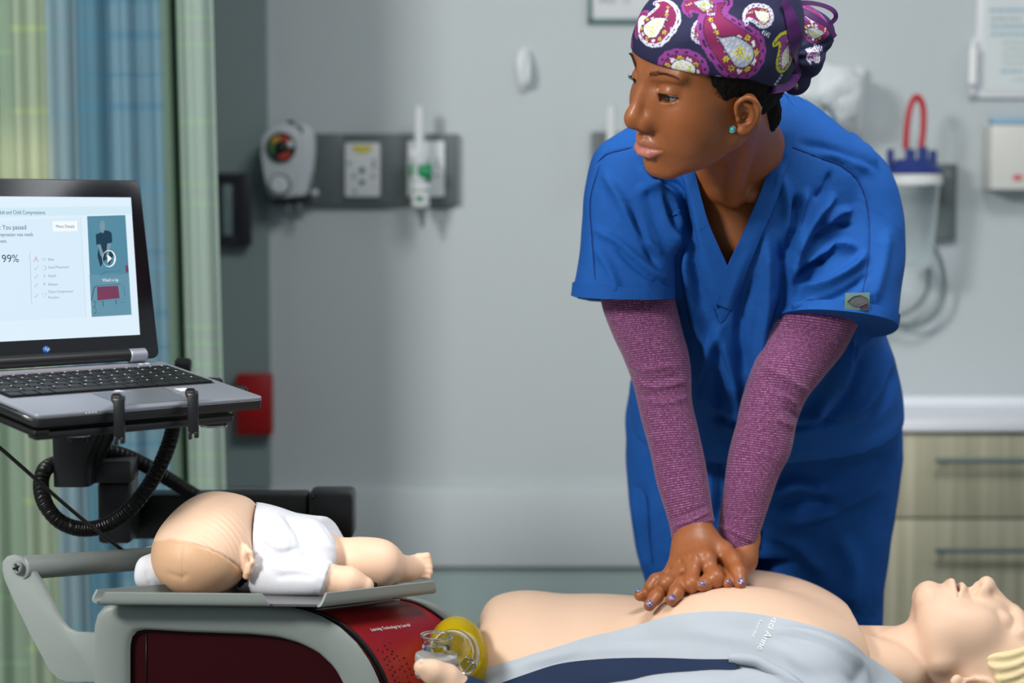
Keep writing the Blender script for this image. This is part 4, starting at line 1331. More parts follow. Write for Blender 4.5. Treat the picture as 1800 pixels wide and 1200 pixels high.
hole = inpoly(px, [(1206, 250), (1205, 300), (1224, 372), (1250, 440), (1272, 494), (1286, 494), (1310, 430), (1334, 370), (1364, 290), (1366, 250), (1358, 212), (1345, 150), (1240, 150)])
hole &= (V[:, 1] < 2.775)
Fq = np.array(Fs) if not isinstance(Fs, np.ndarray) else Fs
Fq = Fq[~hole[Fq].any(1)]
used = np.unique(Fq); rem = -np.ones(len(V), int); rem[used] = np.arange(len(used)); V = V[used]; Fq = rem[Fq]
_t = mkobj('t', V, Fq, None); _, N = get_mesh(_t); bpy.data.objects.remove(_t)
px = PJ(V)
V = V + N * (.0016 * snoise(V, 5, 21) + .0007 * snoise(V, 14, 22))[:, None]
V = folds(V, N, [(a_, b_ * (.85 if b_ > 3 else 1), c_ * (1.8 if abs(c_) > .003 else 1)) for a_, b_, c_ in [
    # image-left sleeve and armpit
    ([(1120, 340), (1150, 330), (1175, 370), (1180, 440)], 9, .012), ([(1105, 360), (1130, 420), (1160, 470)], 8, -.006),
    ([(1125, 290), (1150, 345), (1165, 400), (1186, 450)], 7, .009), ([(1060, 300), (1090, 350), (1120, 410), (1165, 450)], 9, .006),
    ([(1042, 400), (1090, 430), (1150, 480), (1180, 490)], 8, .005), ([(1070, 420), (1120, 470), (1175, 505)], 6, -.004),
    ([(1045, 430), (1075, 480), (1085, 520)], 9, .004), ([(1140, 300), (1190, 330), (1205, 400), (1195, 470)], 8, -.011),
    ([(1185, 330), (1200, 420), (1215, 520), (1235, 600)], 10, .007), ([(1205, 350), (1215, 440), (1235, 540)], 7, -.005),
    # chest and belly, from the V down
    ([(1270, 560), (1240, 640), (1215, 720)], 12, .006), ([(1265, 570), (1290, 660), (1300, 740)], 10, .007), ([(1255, 590), (1265, 680), (1270, 760)], 10, -.006),
    ([(1320, 480), (1300, 580), (1310, 660)], 12, -.007), ([(1345, 400), (1350, 500), (1340, 600), (1320, 700)], 12, .008), ([(1375, 420), (1378, 520), (1350, 600)], 9, -.009),
    ([(1220, 560), (1260, 640), (1290, 700)], 8, .005), ([(1490, 600), (1460, 680), (1420, 740)], 13, .010), ([(1530, 610), (1500, 690), (1440, 755)], 10, -.009),
    ([(1560, 600), (1540, 680), (1480, 745)], 9, .007), ([(1575, 640), (1560, 700), (1520, 740)], 8, -.005), ([(1500, 590), (1480, 640), (1465, 690)], 5, .005), ([(1510, 600), (1498, 640), (1490, 670)], 4, -.004),
    ([(1230, 690), (1270, 720), (1330, 738), (1400, 735), (1480, 715)], 12, .008), ([(1240, 730), (1300, 748), (1400, 752), (1500, 735)], 6, -.005),
    # image-right armpit and sleeve
    ([(1470, 340), (1430, 380), (1400, 440), (1390, 500)], 9, .012), ([(1440, 400), (1470, 375), (1500, 370)], 7, .007), ([(1420, 430), (1460, 400), (1500, 395)], 5, -.006),
    ([(1400, 470), (1440, 440), (1480, 430), (1510, 440)], 8, .008), ([(1395, 490), (1425, 465), (1450, 455)], 5, -.007), ([(1405, 510), (1450, 500), (1500, 470), (1525, 440)], 8, .008),
    ([(1400, 530), (1440, 530), (1490, 510), (1530, 480)], 7, -.005), ([(1390, 545), (1420, 528), (1440, 530)], 6, .005), ([(1400, 340), (1395, 400), (1385, 470)], 8, -.010),
    ([(1420, 330), (1405, 380), (1395, 440)], 7, .007), ([(1560, 400), (1550, 470), (1530, 540)], 12, .004), ([(1370, 300), (1385, 360), (1380, 420)], 10, .006),
    ([(1440, 270), (1490, 280), (1540, 310)], 9, .004), ([(1400, 250), (1460, 262), (1520, 290)], 9, -.004), ([(1460, 300), (1450, 330), (1430, 350)], 6, -.005),
    # seams
    ([(1375, 252), (1410, 265), (1445, 278), (1480, 292), (1510, 320), (1526, 370), (1527, 450), (1515, 520)], 2.2, -.0028),
    ([(1050, 285), (1068, 270), (1115, 258)], 2.2, -.0028), ([(1055, 285), (1036, 350), (1040, 420), (1048, 515)], 2.0, -.0022),
    ([(1006, 506), (1056, 513), (1110, 515), (1186, 508)], 2.0, -.0022), ([(1373, 543), (1410, 554), (1470, 563), (1572, 562)], 2.0, -.0022),
    ([(1253, 535), (1266, 568), (1284, 545)], 1.8, -.002),
]])
top = mkobj('scrub_top', V, Fq, m_scrub, wm)
md = top.modifiers.new('thick', 'SOLIDIFY'); md.thickness = .0022; md.offset = -1
top['label'] = 'royal blue short sleeved scrub top'


def surf_pts(o, pts, off=.001, n=8):
    """photo polyline -> points on the front of mesh o"""
    V, N = get_mesh(o); V = V + np.array(wm.location if o.parent is wm else (0, 0, 0))
    px = PJ(V); view = nrm(np.array([0, 0, CAMZ]) - V); fr = (N * view).sum(1) > .1
    out = []
    for x, y in crom(np.array(pts, float), n):
        d = np.where(fr, np.hypot(px[:, 0] - x, px[:, 1] - y), 1e9); c = np.argsort(d)[:6]
        Y = np.median(V[c, 1]); w = 1 / (d[c] + .5); out.append(P(x, y, (V[c, 1] * w).sum() / w.sum() - off))
    out = np.array(out)
    for _ in range(2): out[1:-1, 1] = (out[:-2, 1] + 2 * out[1:-1, 1] + out[2:, 1]) / 4
    return out


# neck band: two overlapping strips
def band(inner, outer, nm, lift=.003, yo=-.003):
    a = np.array([P(*p) for p in crom(np.array(inner, float), 8)]); b = np.array([P(*p) for p in crom(np.array(outer, float), 8)])
    rows_ = [a]
    for w_ in (.25, .5, .75):
        r_ = []
        for p, q in zip(a, b):
            m_ = p * (1 - w_) + q * w_; x, y = PJ(m_); r_.append(P(x, y, min(m_[1], yat(x, y) + yo)))
        r_ = np.array(r_); r_[1:-1, 1] = np.minimum(r_[1:-1, 1], (r_[:-2, 1] + r_[2:, 1]) / 2); rows_.append(r_)
    rows_.append(b)
    V, Fq, sh = grid_sheet(rows_, 1, 2)
    return solid(nm, shell(V, Fq, sh, .004), m_scrub, top, 60)


def yat(x, y):
    p = surf_pts(top, [(x, y), (x + .1, y)], .004, 1)[0]; return p[1]


def bandpts(pts): return [(x, y, min(yat(x, y), yat(x, y + 3))) for x, y in pts]


o1 = [(1192, 296), (1204, 345), (1216, 400), (1230, 460), (1246, 516), (1256, 540)]; i1 = [(1220, 296), (1232, 345), (1245, 390), (1262, 430), (1278, 466), (1290, 500)]
o2 = [(1398, 235), (1385, 290), (1366, 350), (1340, 410), (1316, 470), (1296, 520), (1286, 545)]; i2 = [(1368, 232), (1352, 290), (1336, 340), (1317, 385), (1298, 430), (1278, 472), (1258, 534)]


_tt = bvh_of(top)


def mkband(i_, o_, nm, lf, yo=0):
    yy = []
    for p in o_:
        h = ray_px(_tt, *p); yy.append((h[1] if h is not None else yat(*p)) + yo)
    yi = []
    for k, p in enumerate(i_):
        yi.append(min(yat(*p), yat(p[0] + (14 if nm == 'r' else -14), p[1]), yy[k] + .006) + yo)
    return band([(p[0], p[1], y) for p, y in zip(i_, yi)], [(p[0], p[1], y) for p, y in zip(o_, yy)], 'neck_band', lf, yo)

    V, Fs = tube([P(x, y, Y_ - .0012) for (x, y), Y_ in zip(o_, yy)], .0007, 4, 5)
    mkobj('seam', V, Fs, m_seam, top)


mkband(i1, o1, 'l', .006, -.0055)
mkband(i2, o2, 'r', .006, -.007)
# back collar running up behind the neck
back = [(1368, 222, 2.70), (1366, 208, 2.71), (1352, 196, 2.74), (1330, 192, 2.77)]
back2 = [(1388, 222, 2.695), (1378, 206, 2.71), (1358, 190, 2.74), (1332, 186, 2.775)]
# stitched seams
def seam(o, pts, r=.0007, par=None):
    V, Fs = tube(surf_pts(o, pts, .0006), r, 1, 5)
    return mkobj('seam', V, Fs, m_seam, par or o)


seam(top, [(1376, 252), (1410, 265), (1445, 278), (1480, 292), (1510, 320), (1526, 370), (1527, 450), (1515, 520)])
seam(top, [(1050, 285), (1068, 270), (1110, 259)]); seam(top, [(1055, 288), (1037, 350), (1040, 420), (1048, 512)])

seam(top, [(1254, 538), (1266, 567), (1284, 546)], .0005)

# turned-up sleeve hems
for st_h in ([(1006, 497, 1187, 500, 2.70, .0795), (1005, 508, 1187, 511, 2.70, .0800), (1003.5, 519, 1187.5, 522, 2.70, .0803)],
             [(1376, 542, 1579, 563, 2.716, .0835), (1371, 550, 1577.5, 572, 2.714, .0838), (1365.5, 558, 1575.5, 581, 2.712, .084)]):
    solid('hem', loft(st_h, 3, 96, 2.3), m_scrub, top, 50)
# sleeve tag with its woven hexagon
m_tag = mat('tag_cloth', sr(96, 124, 116), .8, bump=.4, bscale=900)
m_tagd = mat('tag_thread', sr(60, 44, 58), .8)
tp = surf_pts(top, [(1485, 530), (1528, 530)], .003, 4); yt = tp[:, 1].min() - .003
tg = solid('sleeve_tag', prism([P(1486, 515, yt), P(1529, 514, yt + .001), P(1528, 545, yt), P(1484, 546, yt)], .002, .0005), m_tag, wm)
tg['label'] = 'grey green woven tag with a dark hexagon emblem'
hexo = [(1490, 530), (1501, 521), (1513, 519), (1525, 525), (1525, 533), (1512, 539), (1501, 537)]
V, Fs = tube([P(x, y, yt - .0006) for x, y in hexo + hexo[:1]], .0007, 1, 5); mkobj('emblem', V, Fs, m_tagd, tg)
V, Fs = prism([P(1507 + (x - 1507) * .8, 530 + (y - 530) * .7, yt - .0003) for x, y in hexo], .0005); mkobj('emblem', V, Fs, mat('tag_mid', sr(92, 84, 96), .8), tg, smooth=False)
text_mesh('ICU', .0075, frame_mat(P(1498, 533, yt - .0010), (1, 0, 0), (0, -1, 0)), m_tag, tg, 'lettering', .0001)
V, Fs = prpx([(1512, 537), (1527, 535), (1527, 543), (1512, 544)], yt - .0004, .0003); mkobj('emblem', V, Fs, m_tagd, tg, smooth=False)

# ---- undershirt sleeves
m_knit = mat('striped_knit', sr(112, 44, 92), .85, bump=.2, bscale=1500, sheen=.2)
nt = m_knit.node_tree; L = nt.links; N_ = nt.nodes.new
an = N_('ShaderNodeAttribute'); an.attribute_name = 'along'
ns = N_('ShaderNodeTexNoise'); ns.inputs['Scale'].default_value = 420; ns.inputs['Detail'].default_value = 2
ns2 = N_('ShaderNodeTexNoise'); ns2.inputs['Scale'].default_value = 60; ns2.inputs['Detail'].default_value = 2
tc = N_('ShaderNodeTexCoord'); L.new(tc.outputs['Object'], ns.inputs['Vector']); L.new(tc.outputs['Object'], ns2.inputs['Vector'])
a1 = N_('ShaderNodeMath'); a1.operation = 'MULTIPLY'; a1.inputs[1].default_value = 2 * math.pi / .0031; L.new(an.outputs['Fac'], a1.inputs[0])
a2 = N_('ShaderNodeMath'); a2.operation = 'SINE'; L.new(a1.outputs[0], a2.inputs[0])
a3 = N_('ShaderNodeMath'); a3.operation = 'MULTIPLY_ADD'; a3.inputs[1].default_value = .34; L.new(a2.outputs[0], a3.inputs[0])
L.new(ns.outputs['Fac'], a3.inputs[2])
cr = N_('ShaderNodeValToRGB'); cr.color_ramp.elements[0].position = .66; cr.color_ramp.elements[1].position = .97
cr.color_ramp.elements[0].color = (*sr(100, 42, 88), 1); cr.color_ramp.elements[1].color = (*sr(190, 134, 174), 1)
L.new(a3.outputs[0], cr.inputs['Fac'])
mx = N_('ShaderNodeMix'); mx.data_type = 'RGBA'; mx.blend_type = 'MULTIPLY'; mx.inputs['Factor'].default_value = .35
L.new(cr.outputs['Color'], mx.inputs['A']); L.new(ns2.outputs['Color'], mx.inputs['B'])
L.new(cr.outputs['Color'], nt.nodes['Principled BSDF'].inputs['Base Color'])


def knit(st, fl, n=14, m=72):
    V, Fs = loft(st, n, m, 2.1)
    _o = mkobj('t', V, Fs, None); _, N = get_mesh(_o); bpy.data.objects.remove(_o)
    px = PJ(V)
    base = np.array([((s[0] + s[2]) / 2, (s[1] + s[3]) / 2) for s in st]); cen = crom(base, n)
    ln = np.concatenate([[0], np.cumsum(np.linalg.norm(np.diff(cen, axis=0), axis=1))]) / 1290
    k = len(V) - 2; al = np.concatenate([np.repeat(ln, m)[:k], [0, ln[-1]]])
    V = V + N * (.0006 * snoise(V, 12, 5))[:, None]
    V = folds(V, N, fl)
    o = mkobj('sleeve', V, Fs, m_knit, undershirt)
    at = o.data.attributes.new('along', 'FLOAT', 'POINT'); at.data.foreach_set('value', al.astype(np.float32))
    o['label'] = 'plum sleeve with thin pale stripes'
    return o


undershirt = empty('undershirt', (0, 0, 0)); undershirt.parent = wm; undershirt.location = (0, 0, 0)
aL = [(1056, 470, 1182, 470, 2.71, .050), (1057, 530, 1186, 520, 2.705, .050), (1078, 590, 1200, 580, 2.70, .048), (1097, 632, 1210, 620, 2.695, .046), (1110, 665, 1214, 665, 2.69, .045),
      (1120, 705, 1217, 705, 2.685, .043), (1133, 760, 1227, 757, 2.675, .040), (1148, 820, 1239, 812, 2.665, .036), (1164, 880, 1248, 865, 2.655, .032), (1176, 920, 1253, 895, 2.65, .030), (1181, 946, 1257, 915, 2.645, .029)]
aR = [(1375, 520, 1515, 560, 2.72, .052), (1365, 558, 1503, 580, 2.715, .050), (1342, 600, 1480, 622, 2.71, .048), (1320, 650, 1445, 665, 2.70, .046), (1308, 690, 1418, 700, 2.695, .044),
      (1296, 740, 1400, 745, 2.69, .042), (1285, 780, 1389, 797, 2.685, .040), (1274, 844, 1370, 836, 2.68, .036), (1266, 895, 1350, 891, 2.675, .032), (1263, 925, 1335, 940, 2.672, .030), (1263, 945, 1322, 978, 2.67, .028)]
sl1 = knit(aL, [([(1095, 640), (1140, 650), (1190, 640)], 4, .004), ([(1100, 655), (1150, 668), (1205, 655)], 4, -.003), ([(1110, 672), (1160, 680), (1212, 668)], 4, .004), ([(1115, 690), (1160, 697)], 4, -.003),
               ([(1120, 705), (1170, 708), (1214, 695)], 4, .003), ([(1180, 925), (1215, 915), (1254, 895)], 3, .0022), ([(1176, 912), (1215, 900), (1250, 884)], 2.5, -.0014)])
sl2 = knit(aR, [([(1340, 640), (1385, 665), (1425, 690)], 5, .004), ([(1330, 660), (1380, 690), (1410, 715)], 4, -.003), ([(1370, 690), (1405, 712)], 4, .005), ([(1375, 715), (1408, 735)], 4, -.003), ([(1360, 735), (1398, 750)], 4, .003),
               ([(1264, 925), (1290, 935), (1330, 955)], 3, .0022)])

# ---- trousers
hips = loft([(1130, 640, 1560, 630, 2.95, .100), (1106, 700, 1578, 700, 2.965, .112), (1100, 760, 1584, 755, 2.98, .122), (1102, 850, 1580, 840, 2.99, .125), (1108, 900, 1571, 900, 3.0, .12), (1118, 960, 1562, 960, 3.0, .105)], 6, 64, 2.3)
legs = []
for st in ([(1104, 800, 1345, 800, 2.99, .10), (1104, 880, 1345, 880, 2.99, .105), (1119, 973, 1335, 973, 2.99, .098), (1136, 1035, 1328, 1040, 3.0, .092), (1150, 1150, 1320, 1150, 3.01, .085), (1150, 1350, 1300, 1350, 3.04, .075), (1140, 1600, 1280, 1600, 3.06, .07), (1135, 1800, 1275, 1800, 3.07, .068)],
           [(1330, 800, 1585, 800, 2.99, .10), (1330, 880, 1575, 870, 2.99, .108), (1335, 973, 1561, 973, 2.99, .10), (1340, 1051, 1551, 1051, 3.0, .095), (1350, 1150, 1549, 1150, 3.01, .088), (1365, 1350, 1535, 1350, 3.04, .075), (1385, 1600, 1525, 1600, 3.06, .07), (1390, 1800, 1530, 1800, 3.07, .068)]):
    legs.append(loft(st, 5, 48, 2.2))
V, Fs = join([hips] + legs); V, Fs = remesh(V, Fs, .0065, 5)
_t = mkobj('t', V, Fs, None); _, N = get_mesh(_t); bpy.data.objects.remove(_t)
V = V + N * (.0022 * snoise(V, 4, 31) + .0009 * snoise(V, 11, 32))[:, None]
V = folds(V, N, [(a_, b_, c_ * 1.8) for a_, b_, c_ in [([(1370, 800), (1430, 790), (1500, 800)], 12, .006), ([(1345, 870), (1400, 850), (1450, 865)], 12, .012), ([(1350, 895), (1420, 880), (1480, 890)], 8, -.010), ([(1360, 920), (1430, 905), (1490, 880), (1560, 850)], 12, .008),
                 ([(1345, 930), (1400, 960), (1450, 1010)], 12, .006), ([(1335, 900), (1336, 970), (1334, 1040)], 7, -.014), ([(1420, 830), (1500, 830), (1575, 800)], 12, -.005), ([(1240, 790), (1250, 850), (1240, 920)], 10, .006),
                 ([(1255, 800), (1268, 860), (1265, 930)], 7, -.006), ([(1470, 930), (1500, 1000), (1490, 1080)], 14, .005), ([(1140, 700), (1160, 790), (1180, 880)], 9, .004), ([(1560, 760), (1530, 790), (1450, 800)], 8, .005),
                 ([(1106, 850), (1130, 858), (1137, 880), (1140, 930), (1146, 990), (1150, 1030)], 2.5, -.003), ([(1112, 860), (1125, 950), (1140, 1010)], 8, .004)]])
tr = mkobj('trousers', V, Fs, m_scrub, wm)
tr['label'] = 'royal blue scrub trousers with a side pocket'
seam(tr, [(1104, 846), (1128, 858), (1137, 880), (1140, 930), (1146, 990)], .0006)
seam(tr, [(1112, 870), (1116, 930), (1128, 990)], .0005)
# shoes, out of the picture
m_shoe = mat('shoe_white', (.6, .6, .62), .5)
for x in (1205, 1460):
    c = P(x, 1830, 3.07)

    def sh(p, c=c):
        d = smin(ell(p, (c[0], 2.98, .045), (.047, .12, .05)), ell(p, (c[0], 3.07, .06), (.042, .06, .06)), .04)
        return smax(d, -(p[:, 2] - .002), .004)
    V, Fq = sdf_mesh(sh, (c[0] - .07, 2.8, -.01), (c[0] + .07, 3.18, .15), .006)
    mkobj('shoe', V, Fq, m_shoe, wm)

# nails
m_nail = mat('nail_purple', sr(50, 38, 80), .25, coat=.6)
nt = m_nail.node_tree; _n = nt.nodes.new('ShaderNodeTexVoronoi'); _n.inputs['Scale'].default_value = 900
_r = nt.nodes.new('ShaderNodeValToRGB'); _r.color_ramp.elements[0].position = .35; _r.color_ramp.elements[0].color = (*sr(52, 38, 84), 1); _r.color_ramp.elements[1].position = .9; _r.color_ramp.elements[1].color = (*sr(190, 180, 222), 1)
_tc = nt.nodes.new('ShaderNodeTexCoord'); nt.links.new(_tc.outputs['Object'], _n.inputs['Vector']); nt.links.new(_n.outputs['Color'], _r.inputs['Fac']); nt.links.new(_r.outputs['Color'], nt.nodes['Principled BSDF'].inputs['Base Color'])


def nail(c, T, up, l=.0066, w=.0048, par=wm):
    T = nrm(T); up = nrm(np.asarray(up) - T * (T @ np.asarray(up))); S = np.cross(T, up)
    th = np.linspace(0, np.pi, 13)[1:-1]; ph = np.linspace(0, 2 * np.pi, 20, endpoint=False)
    q = np.stack([np.cos(th)[:, None] + 0 * ph[None], np.sin(th)[:, None] * np.cos(ph)[None], np.sin(th)[:, None] * np.sin(ph)[None]], -1)
    q = np.sign(q) * np.abs(q) ** np.array([.8, .8, 1])
    R = c + T * (q[..., :1] * l) + S * (q[..., 1:2] * w) + up * (q[..., 2:] * .0016 - .0026 * q[..., 1:2] ** 2 - .0012 * q[..., :1] ** 2)
    return solid('nail', rings_mesh(R), m_nail, par, 70)


def tipnail(f, r, up, back=.0012):
    T = nrm(f[-1] - f[-2]); u = np.asarray(up, float); u = nrm(u - T * (T @ u))
    nail(f[-1] + u * (r * .93) + T * back, T, u)


tipnail(BOT_F['index'], .0078, (.15, -.62, .75)); tipnail(BOT_F['middle'], .0082, (.15, -.62, .75)); tipnail(BOT_F['ring'], .0075, (0, -.8, .6)); tipnail(BOT_F['little'], .0068, (0, -.9, .4))
T_ = [Z(1185, 690, 2.566), Z(1205, 790, 2.551)]; tipnail(T_, .0085, (.1, -.95, .2))
T_ = [Z(320, 900, 2.578), Z(245, 905, 2.570)]; tipnail(T_, .0078, (-.1, .1, .95))
# ------------------------------------------------------------------ adult training dummy on a stretcher
m_vinyl = mat('vinyl_skin', sr(222, 188, 163), .5, sss=.12, ssr=(1, .5, .3), bump=.05, bscale=500, var=.025, vscale=10, spec=.4)
m_vinyl2 = mat('vinyl_face', sr(226, 194, 176), .5, sss=.12, ssr=(1, .5, .3), var=.02)
m_mhair = mat('moulded_hair', sr(222, 202, 158), .55, bump=.1)
m_seamv = mat('vinyl_seam', sr(150, 84, 62), .7)
m_red = mat('mouth_red', sr(120, 24, 22), .5)
mk = empty('training_manikin', (P(1200, 1100, 2.62)[0], 2.62, .62), 'life-size peach vinyl training dummy with an open grey jacket lying face up', 'manikin')

zt0 = P(1100, 1049, 2.62)[2]


def man_torso(p):
    xw, xc, xs = P(850, 1100, 2.6)[0], P(1250, 1100, 2.6)[0], P(1480, 1100, 2.6)[0]
    # belly, waist to ribs
    d = ell(p, P(985, 1156, 2.64), (.170, .158, .082))
    d = smin(d, ell(p, P(915, 1156, 2.64), (.085, .150, .084)), .03)
    d = smin(d, ell(p, P(1180, 1174, 2.64), (.17, .165, .085)), .06)
    # ribcage, two halves with a pressed-in middle
    d = smin(d, ell(p, P(1288, 1127, 2.545), (.125, .090, .072)), .035)
    d = smin(d, ell(p, P(1290, 1103, 2.745), (.130, .095, .079)), .035)
    d = smin(d, ell(p, P(1360, 1140, 2.65), (.13, .175, .085)), .05)
    d = smin(d, ell(p, P(1415, 1150, 2.66), (.085, .16, .066)), .05)
    # shoulders sloping into the neck
    d = smin(d, cone(p, P(1400, 1130, 2.80), P(1440, 1150, 2.72), .050, .045), .04)
    d = smin(d, cone(p, P(1430, 1180, 2.47), P(1490, 1175, 2.58), .055, .045), .04)
    d = smin(d, cone(p, P(1435, 1145, 2.66), P(1500, 1152, 2.64), .052, .044), .03)
    # collar bones, near one shows as a soft ridge
    d = smin(d, cone(p, P(1400, 1085, 2.60), P(1485, 1105, 2.62), .010, .009), .02)
    # the flat cut at the waist
    a = P(842, 1100, 2.60)
    n_ = nrm([-1, 0, .16])
    d = smax(d, (p - a) @ n_, .022)
    return smax(d, p[:, 0] - P(1500, 1130, 2.62)[0] - .12 * np.maximum(2.56 - p[:, 1], 0), .006)


def man_neck(p):
    d = cone(p, P(1485, 1157, 2.64), P(1640, 1165, 2.625), .046, .050)
    d = smin(d, cone(p, P(1518, 1130, 2.580), P(1600, 1180, 2.570), .010, .012), .02)
    d = smin(d, cone(p, P(1560, 1190, 2.57), P(1480, 1215, 2.52), .04, .05), .04)
    return smax(d, -(p[:, 0] - P(1497, 1130, 2.62)[0]), .004)


V1, F1 = sdf_mesh(lambda p: smin(man_torso(p), 9 + 0 * p[:, 0], .01), (P(820, 1100, 2.6)[0] - .03, 2.38, .60), (P(1530, 1100, 2.6)[0] + .02, 2.92, .92), .0036)
# head in the face frame: forward = up, top of the head = right
MH = np.column_stack([nrm(np.cross(np.array([-.10, -.04, 1.]), np.array([1., -.03, .12]))), nrm([-.10, -.04, 1.]), [0, 0, 0]])
fw = nrm([.31, -.05, 1.]); upv = np.array([1., -.02, -.31]); upv = nrm(upv - fw * (upv @ fw)); MH = np.column_stack([np.cross(fw, upv), fw, upv])
MS = 1.06
MO = P(1733, 1012, 2.60) - MS * (MH @ np.array([0, .118, -.018]))


def mw(q): return MO + MS * (np.asarray(q, float) @ MH.T)
def ml(p): return ((np.asarray(p, float) - MO) @ MH) / MS


def man_head(p):
    q = ml(p)
    d = face_sdf(q, dict(open=True, closed=True, nose=.95, lips=.95, ear=(.0690, -.006, -.008), es=.95)) * MS
    return smin(d, cone(p, mw((0, .0, -.05)), mw((0, -.02, -.09)), .050, .044), .012)


V2, F2 = sdf_mesh(lambda p: smin(man_head(p), man_neck(p), .006), (P(1490, 1100, 2.6)[0], 2.42, .62), (P(1765, 1100, 2.6)[0] + .17, 2.76, .94), .0021)
V, Fs = join([(V1, F1), (V2, F2)])
mbody = mkobj('body', V, np.array(Fs, np.int32), m_vinyl, mk)
mbody['label'] = 'bare peach vinyl torso, neck and face'
# parting line between torso and neck
pts = []
cN = P(1499, 1146, 2.64)
for a in np.linspace(-.5, math.pi + .5, 26):
    dv = nrm([0, -math.cos(a), math.sin(a)]); t = np.linspace(.02, .09, 140); pp = cN + dv[None] * t[:, None]
    dd = man_neck(pp + [.004, 0, 0]); pts.append(pp[np.argmax(dd > 0)] + dv * .0004)
V, Fs = tube(pts, .0013, 2, 6); mkobj('neck_seam', V, Fs, m_seamv, mbody)
V, Fs = box(mw((0, .088, -.0500)), (.0028, .030, .014), 0, np.column_stack([MH[:, 2], MH[:, 0], MH[:, 1]])); mkobj('mouth', V, Fs, m_red, mbody)


def mhair(p):
    q = ml(p); s = np.column_stack([np.abs(q[:, 0]), q[:, 1], q[:, 2]])
    d = ell(q, (0, -.012, .040), (.0795, .104, .092))
    edge = q[:, 1] - (.030 + .55 * (q[:, 2] + .005))
    d = smax(d, edge, .006)
    d = smax(d, -(q[:, 2] + .035), .01)
    ck = ell(s, (.072, -.006, -.016), (.028, .034, .036))
    return smax(d, -ck, .006) * MS


V, Fq = sdf_mesh(mhair, (P(1660, 1100, 2.6)[0], 2.42, .62), (P(1765, 1100, 2.6)[0] + .18, 2.76, .93), .0028)
_t = mkobj('t', V, Fq, None); _, N = get_mesh(_t); bpy.data.objects.remove(_t); q = ml(V)
V = V + N * (.0016 * np.sin((q[:, 1] * 1.0 - q[:, 2] * .55) * 420 + 2 * np.sin(q[:, 2] * 60)))[:, None]
o = mkobj('hair', V, Fq, m_mhair, mk); o['label'] = 'cream moulded hair'

# jacket: a shell over the near side
m_jack = mat('jacket_grey', sr(170, 178, 188), .8, bump=.15, bscale=900, var=.02, vscale=20)
m_navy = mat('jacket_navy', sr(8, 32, 66), .8, bump=.15, bscale=900)
m_print = mat('print_white', sr(236, 240, 244), .6)


def on_torso(x, y, off=.006, lo_=2.30, hi_=2.80):
    a, b = P(x, y, lo_), P(x, y, hi_); t = np.linspace(0, 1, 400)[:, None]; pp = a + (b - a) * t
    d = man_torso(pp) - off
    if (d < 0).any():
        p_ = pp[np.argmax(d < 0)]
        return p_
    return None


cols = []
top_e = [(826, 1186), (870, 1172), (920, 1158), (980, 1138), (1040, 1120), (1110, 1100), (1180, 1084), (1240, 1077), (1300, 1077), (1360, 1084), (1400, 1093), (1450, 1112), (1490, 1130), (1525, 1152), (1560, 1176), (1590, 1200), (1610, 1225)]
top_s = crom(np.array(top_e, float), 2)
ylast = 2.5
for x, y in top_s:
    p0 = on_torso(x, y, .005)
    if p0 is None: p0 = P(x, y, ylast - .004)
    else: ylast = p0[1]
    cols.append(p0)
cols = np.array(cols)
k_ = np.array([.25, .5, .25])
for _ in range(3): cols[1:-1] = (cols[:-2] + 2 * cols[1:-1] + cols[2:]) / 4
rows = [cols]
drop = [.016, .042, .075, .115, .165]
fw_ = [.020, .044, .066, .080, .085]
for k in range(5):
    r = cols.copy(); r[:, 1] -= fw_[k]; r[:, 2] -= drop[k]
    # never inside the torso
    for _ in range(12):
        d = man_torso(r) - .004; m = d < 0; r[m, 1] -= -d[m] * .8; r[m, 2] += -d[m] * .4
    rows.append(r)
V, Fq, sh = grid_sheet(rows, 4, 6)
_t = mkobj('t', V, Fq, None); _, N = get_mesh(_t); bpy.data.objects.remove(_t)
if N[:, 1].mean() > 0: N = -N
A_ = V.reshape(sh[0], sh[1], 3).copy()
for _ in range(14): A_[1:-1, 1:-1] = (A_[:-2, 1:-1] + A_[2:, 1:-1] + A_[1:-1, :-2] + A_[1:-1, 2:]) / 4
V = A_.reshape(-1, 3)
for _ in range(6):
    d = man_torso(V); g = np.stack([(man_torso(V + e) - d) / 1e-4 for e in np.eye(3) * 1e-4], 1); m = d < .007
    V[m] += nrm(g[m]) * (.007 - d[m])[:, None]
V = folds(V, N, [([(1330, 1122), (1400, 1128), (1450, 1145), (1490, 1175), (1510, 1210)], 8, -.010), ([(1340, 1108), (1410, 1112), (1465, 1130), (1510, 1165), (1530, 1210)], 8, .007),
                 ([(1200, 1110), (1280, 1120), (1360, 1140), (1430, 1180)], 12, .005),
                 ([(880, 1190), (960, 1160), (1060, 1140), (1180, 1140)], 9, .004), ([(1000, 1150), (1080, 1132), (1160, 1128)], 6, -.003), ([(930, 1180), (1010, 1158), (1080, 1148)], 5, -.002)], False)
for _ in range(5):
    d = man_torso(V); g = np.stack([(man_torso(V + e) - d) / 1e-4 for e in np.eye(3) * 1e-4], 1); m = d < .0065
    V[m] += nrm(g[m]) * (.0065 - d[m])[:, None]
jk = solid('jacket', shell(V, Fq, sh, .003), m_jack, mk, 60); jk['label'] = 'light grey jacket with a navy side panel'
VJ = V


def on_jacket(x, y, off=.002):
    px = PJ(VJ); d = np.hypot(px[:, 0] - x, px[:, 1] - y); c = np.argsort(d)[:5]; w = 1 / (d[c] + .3); return P(x, y, (VJ[c, 1] * w).sum() / w.sum() - off)


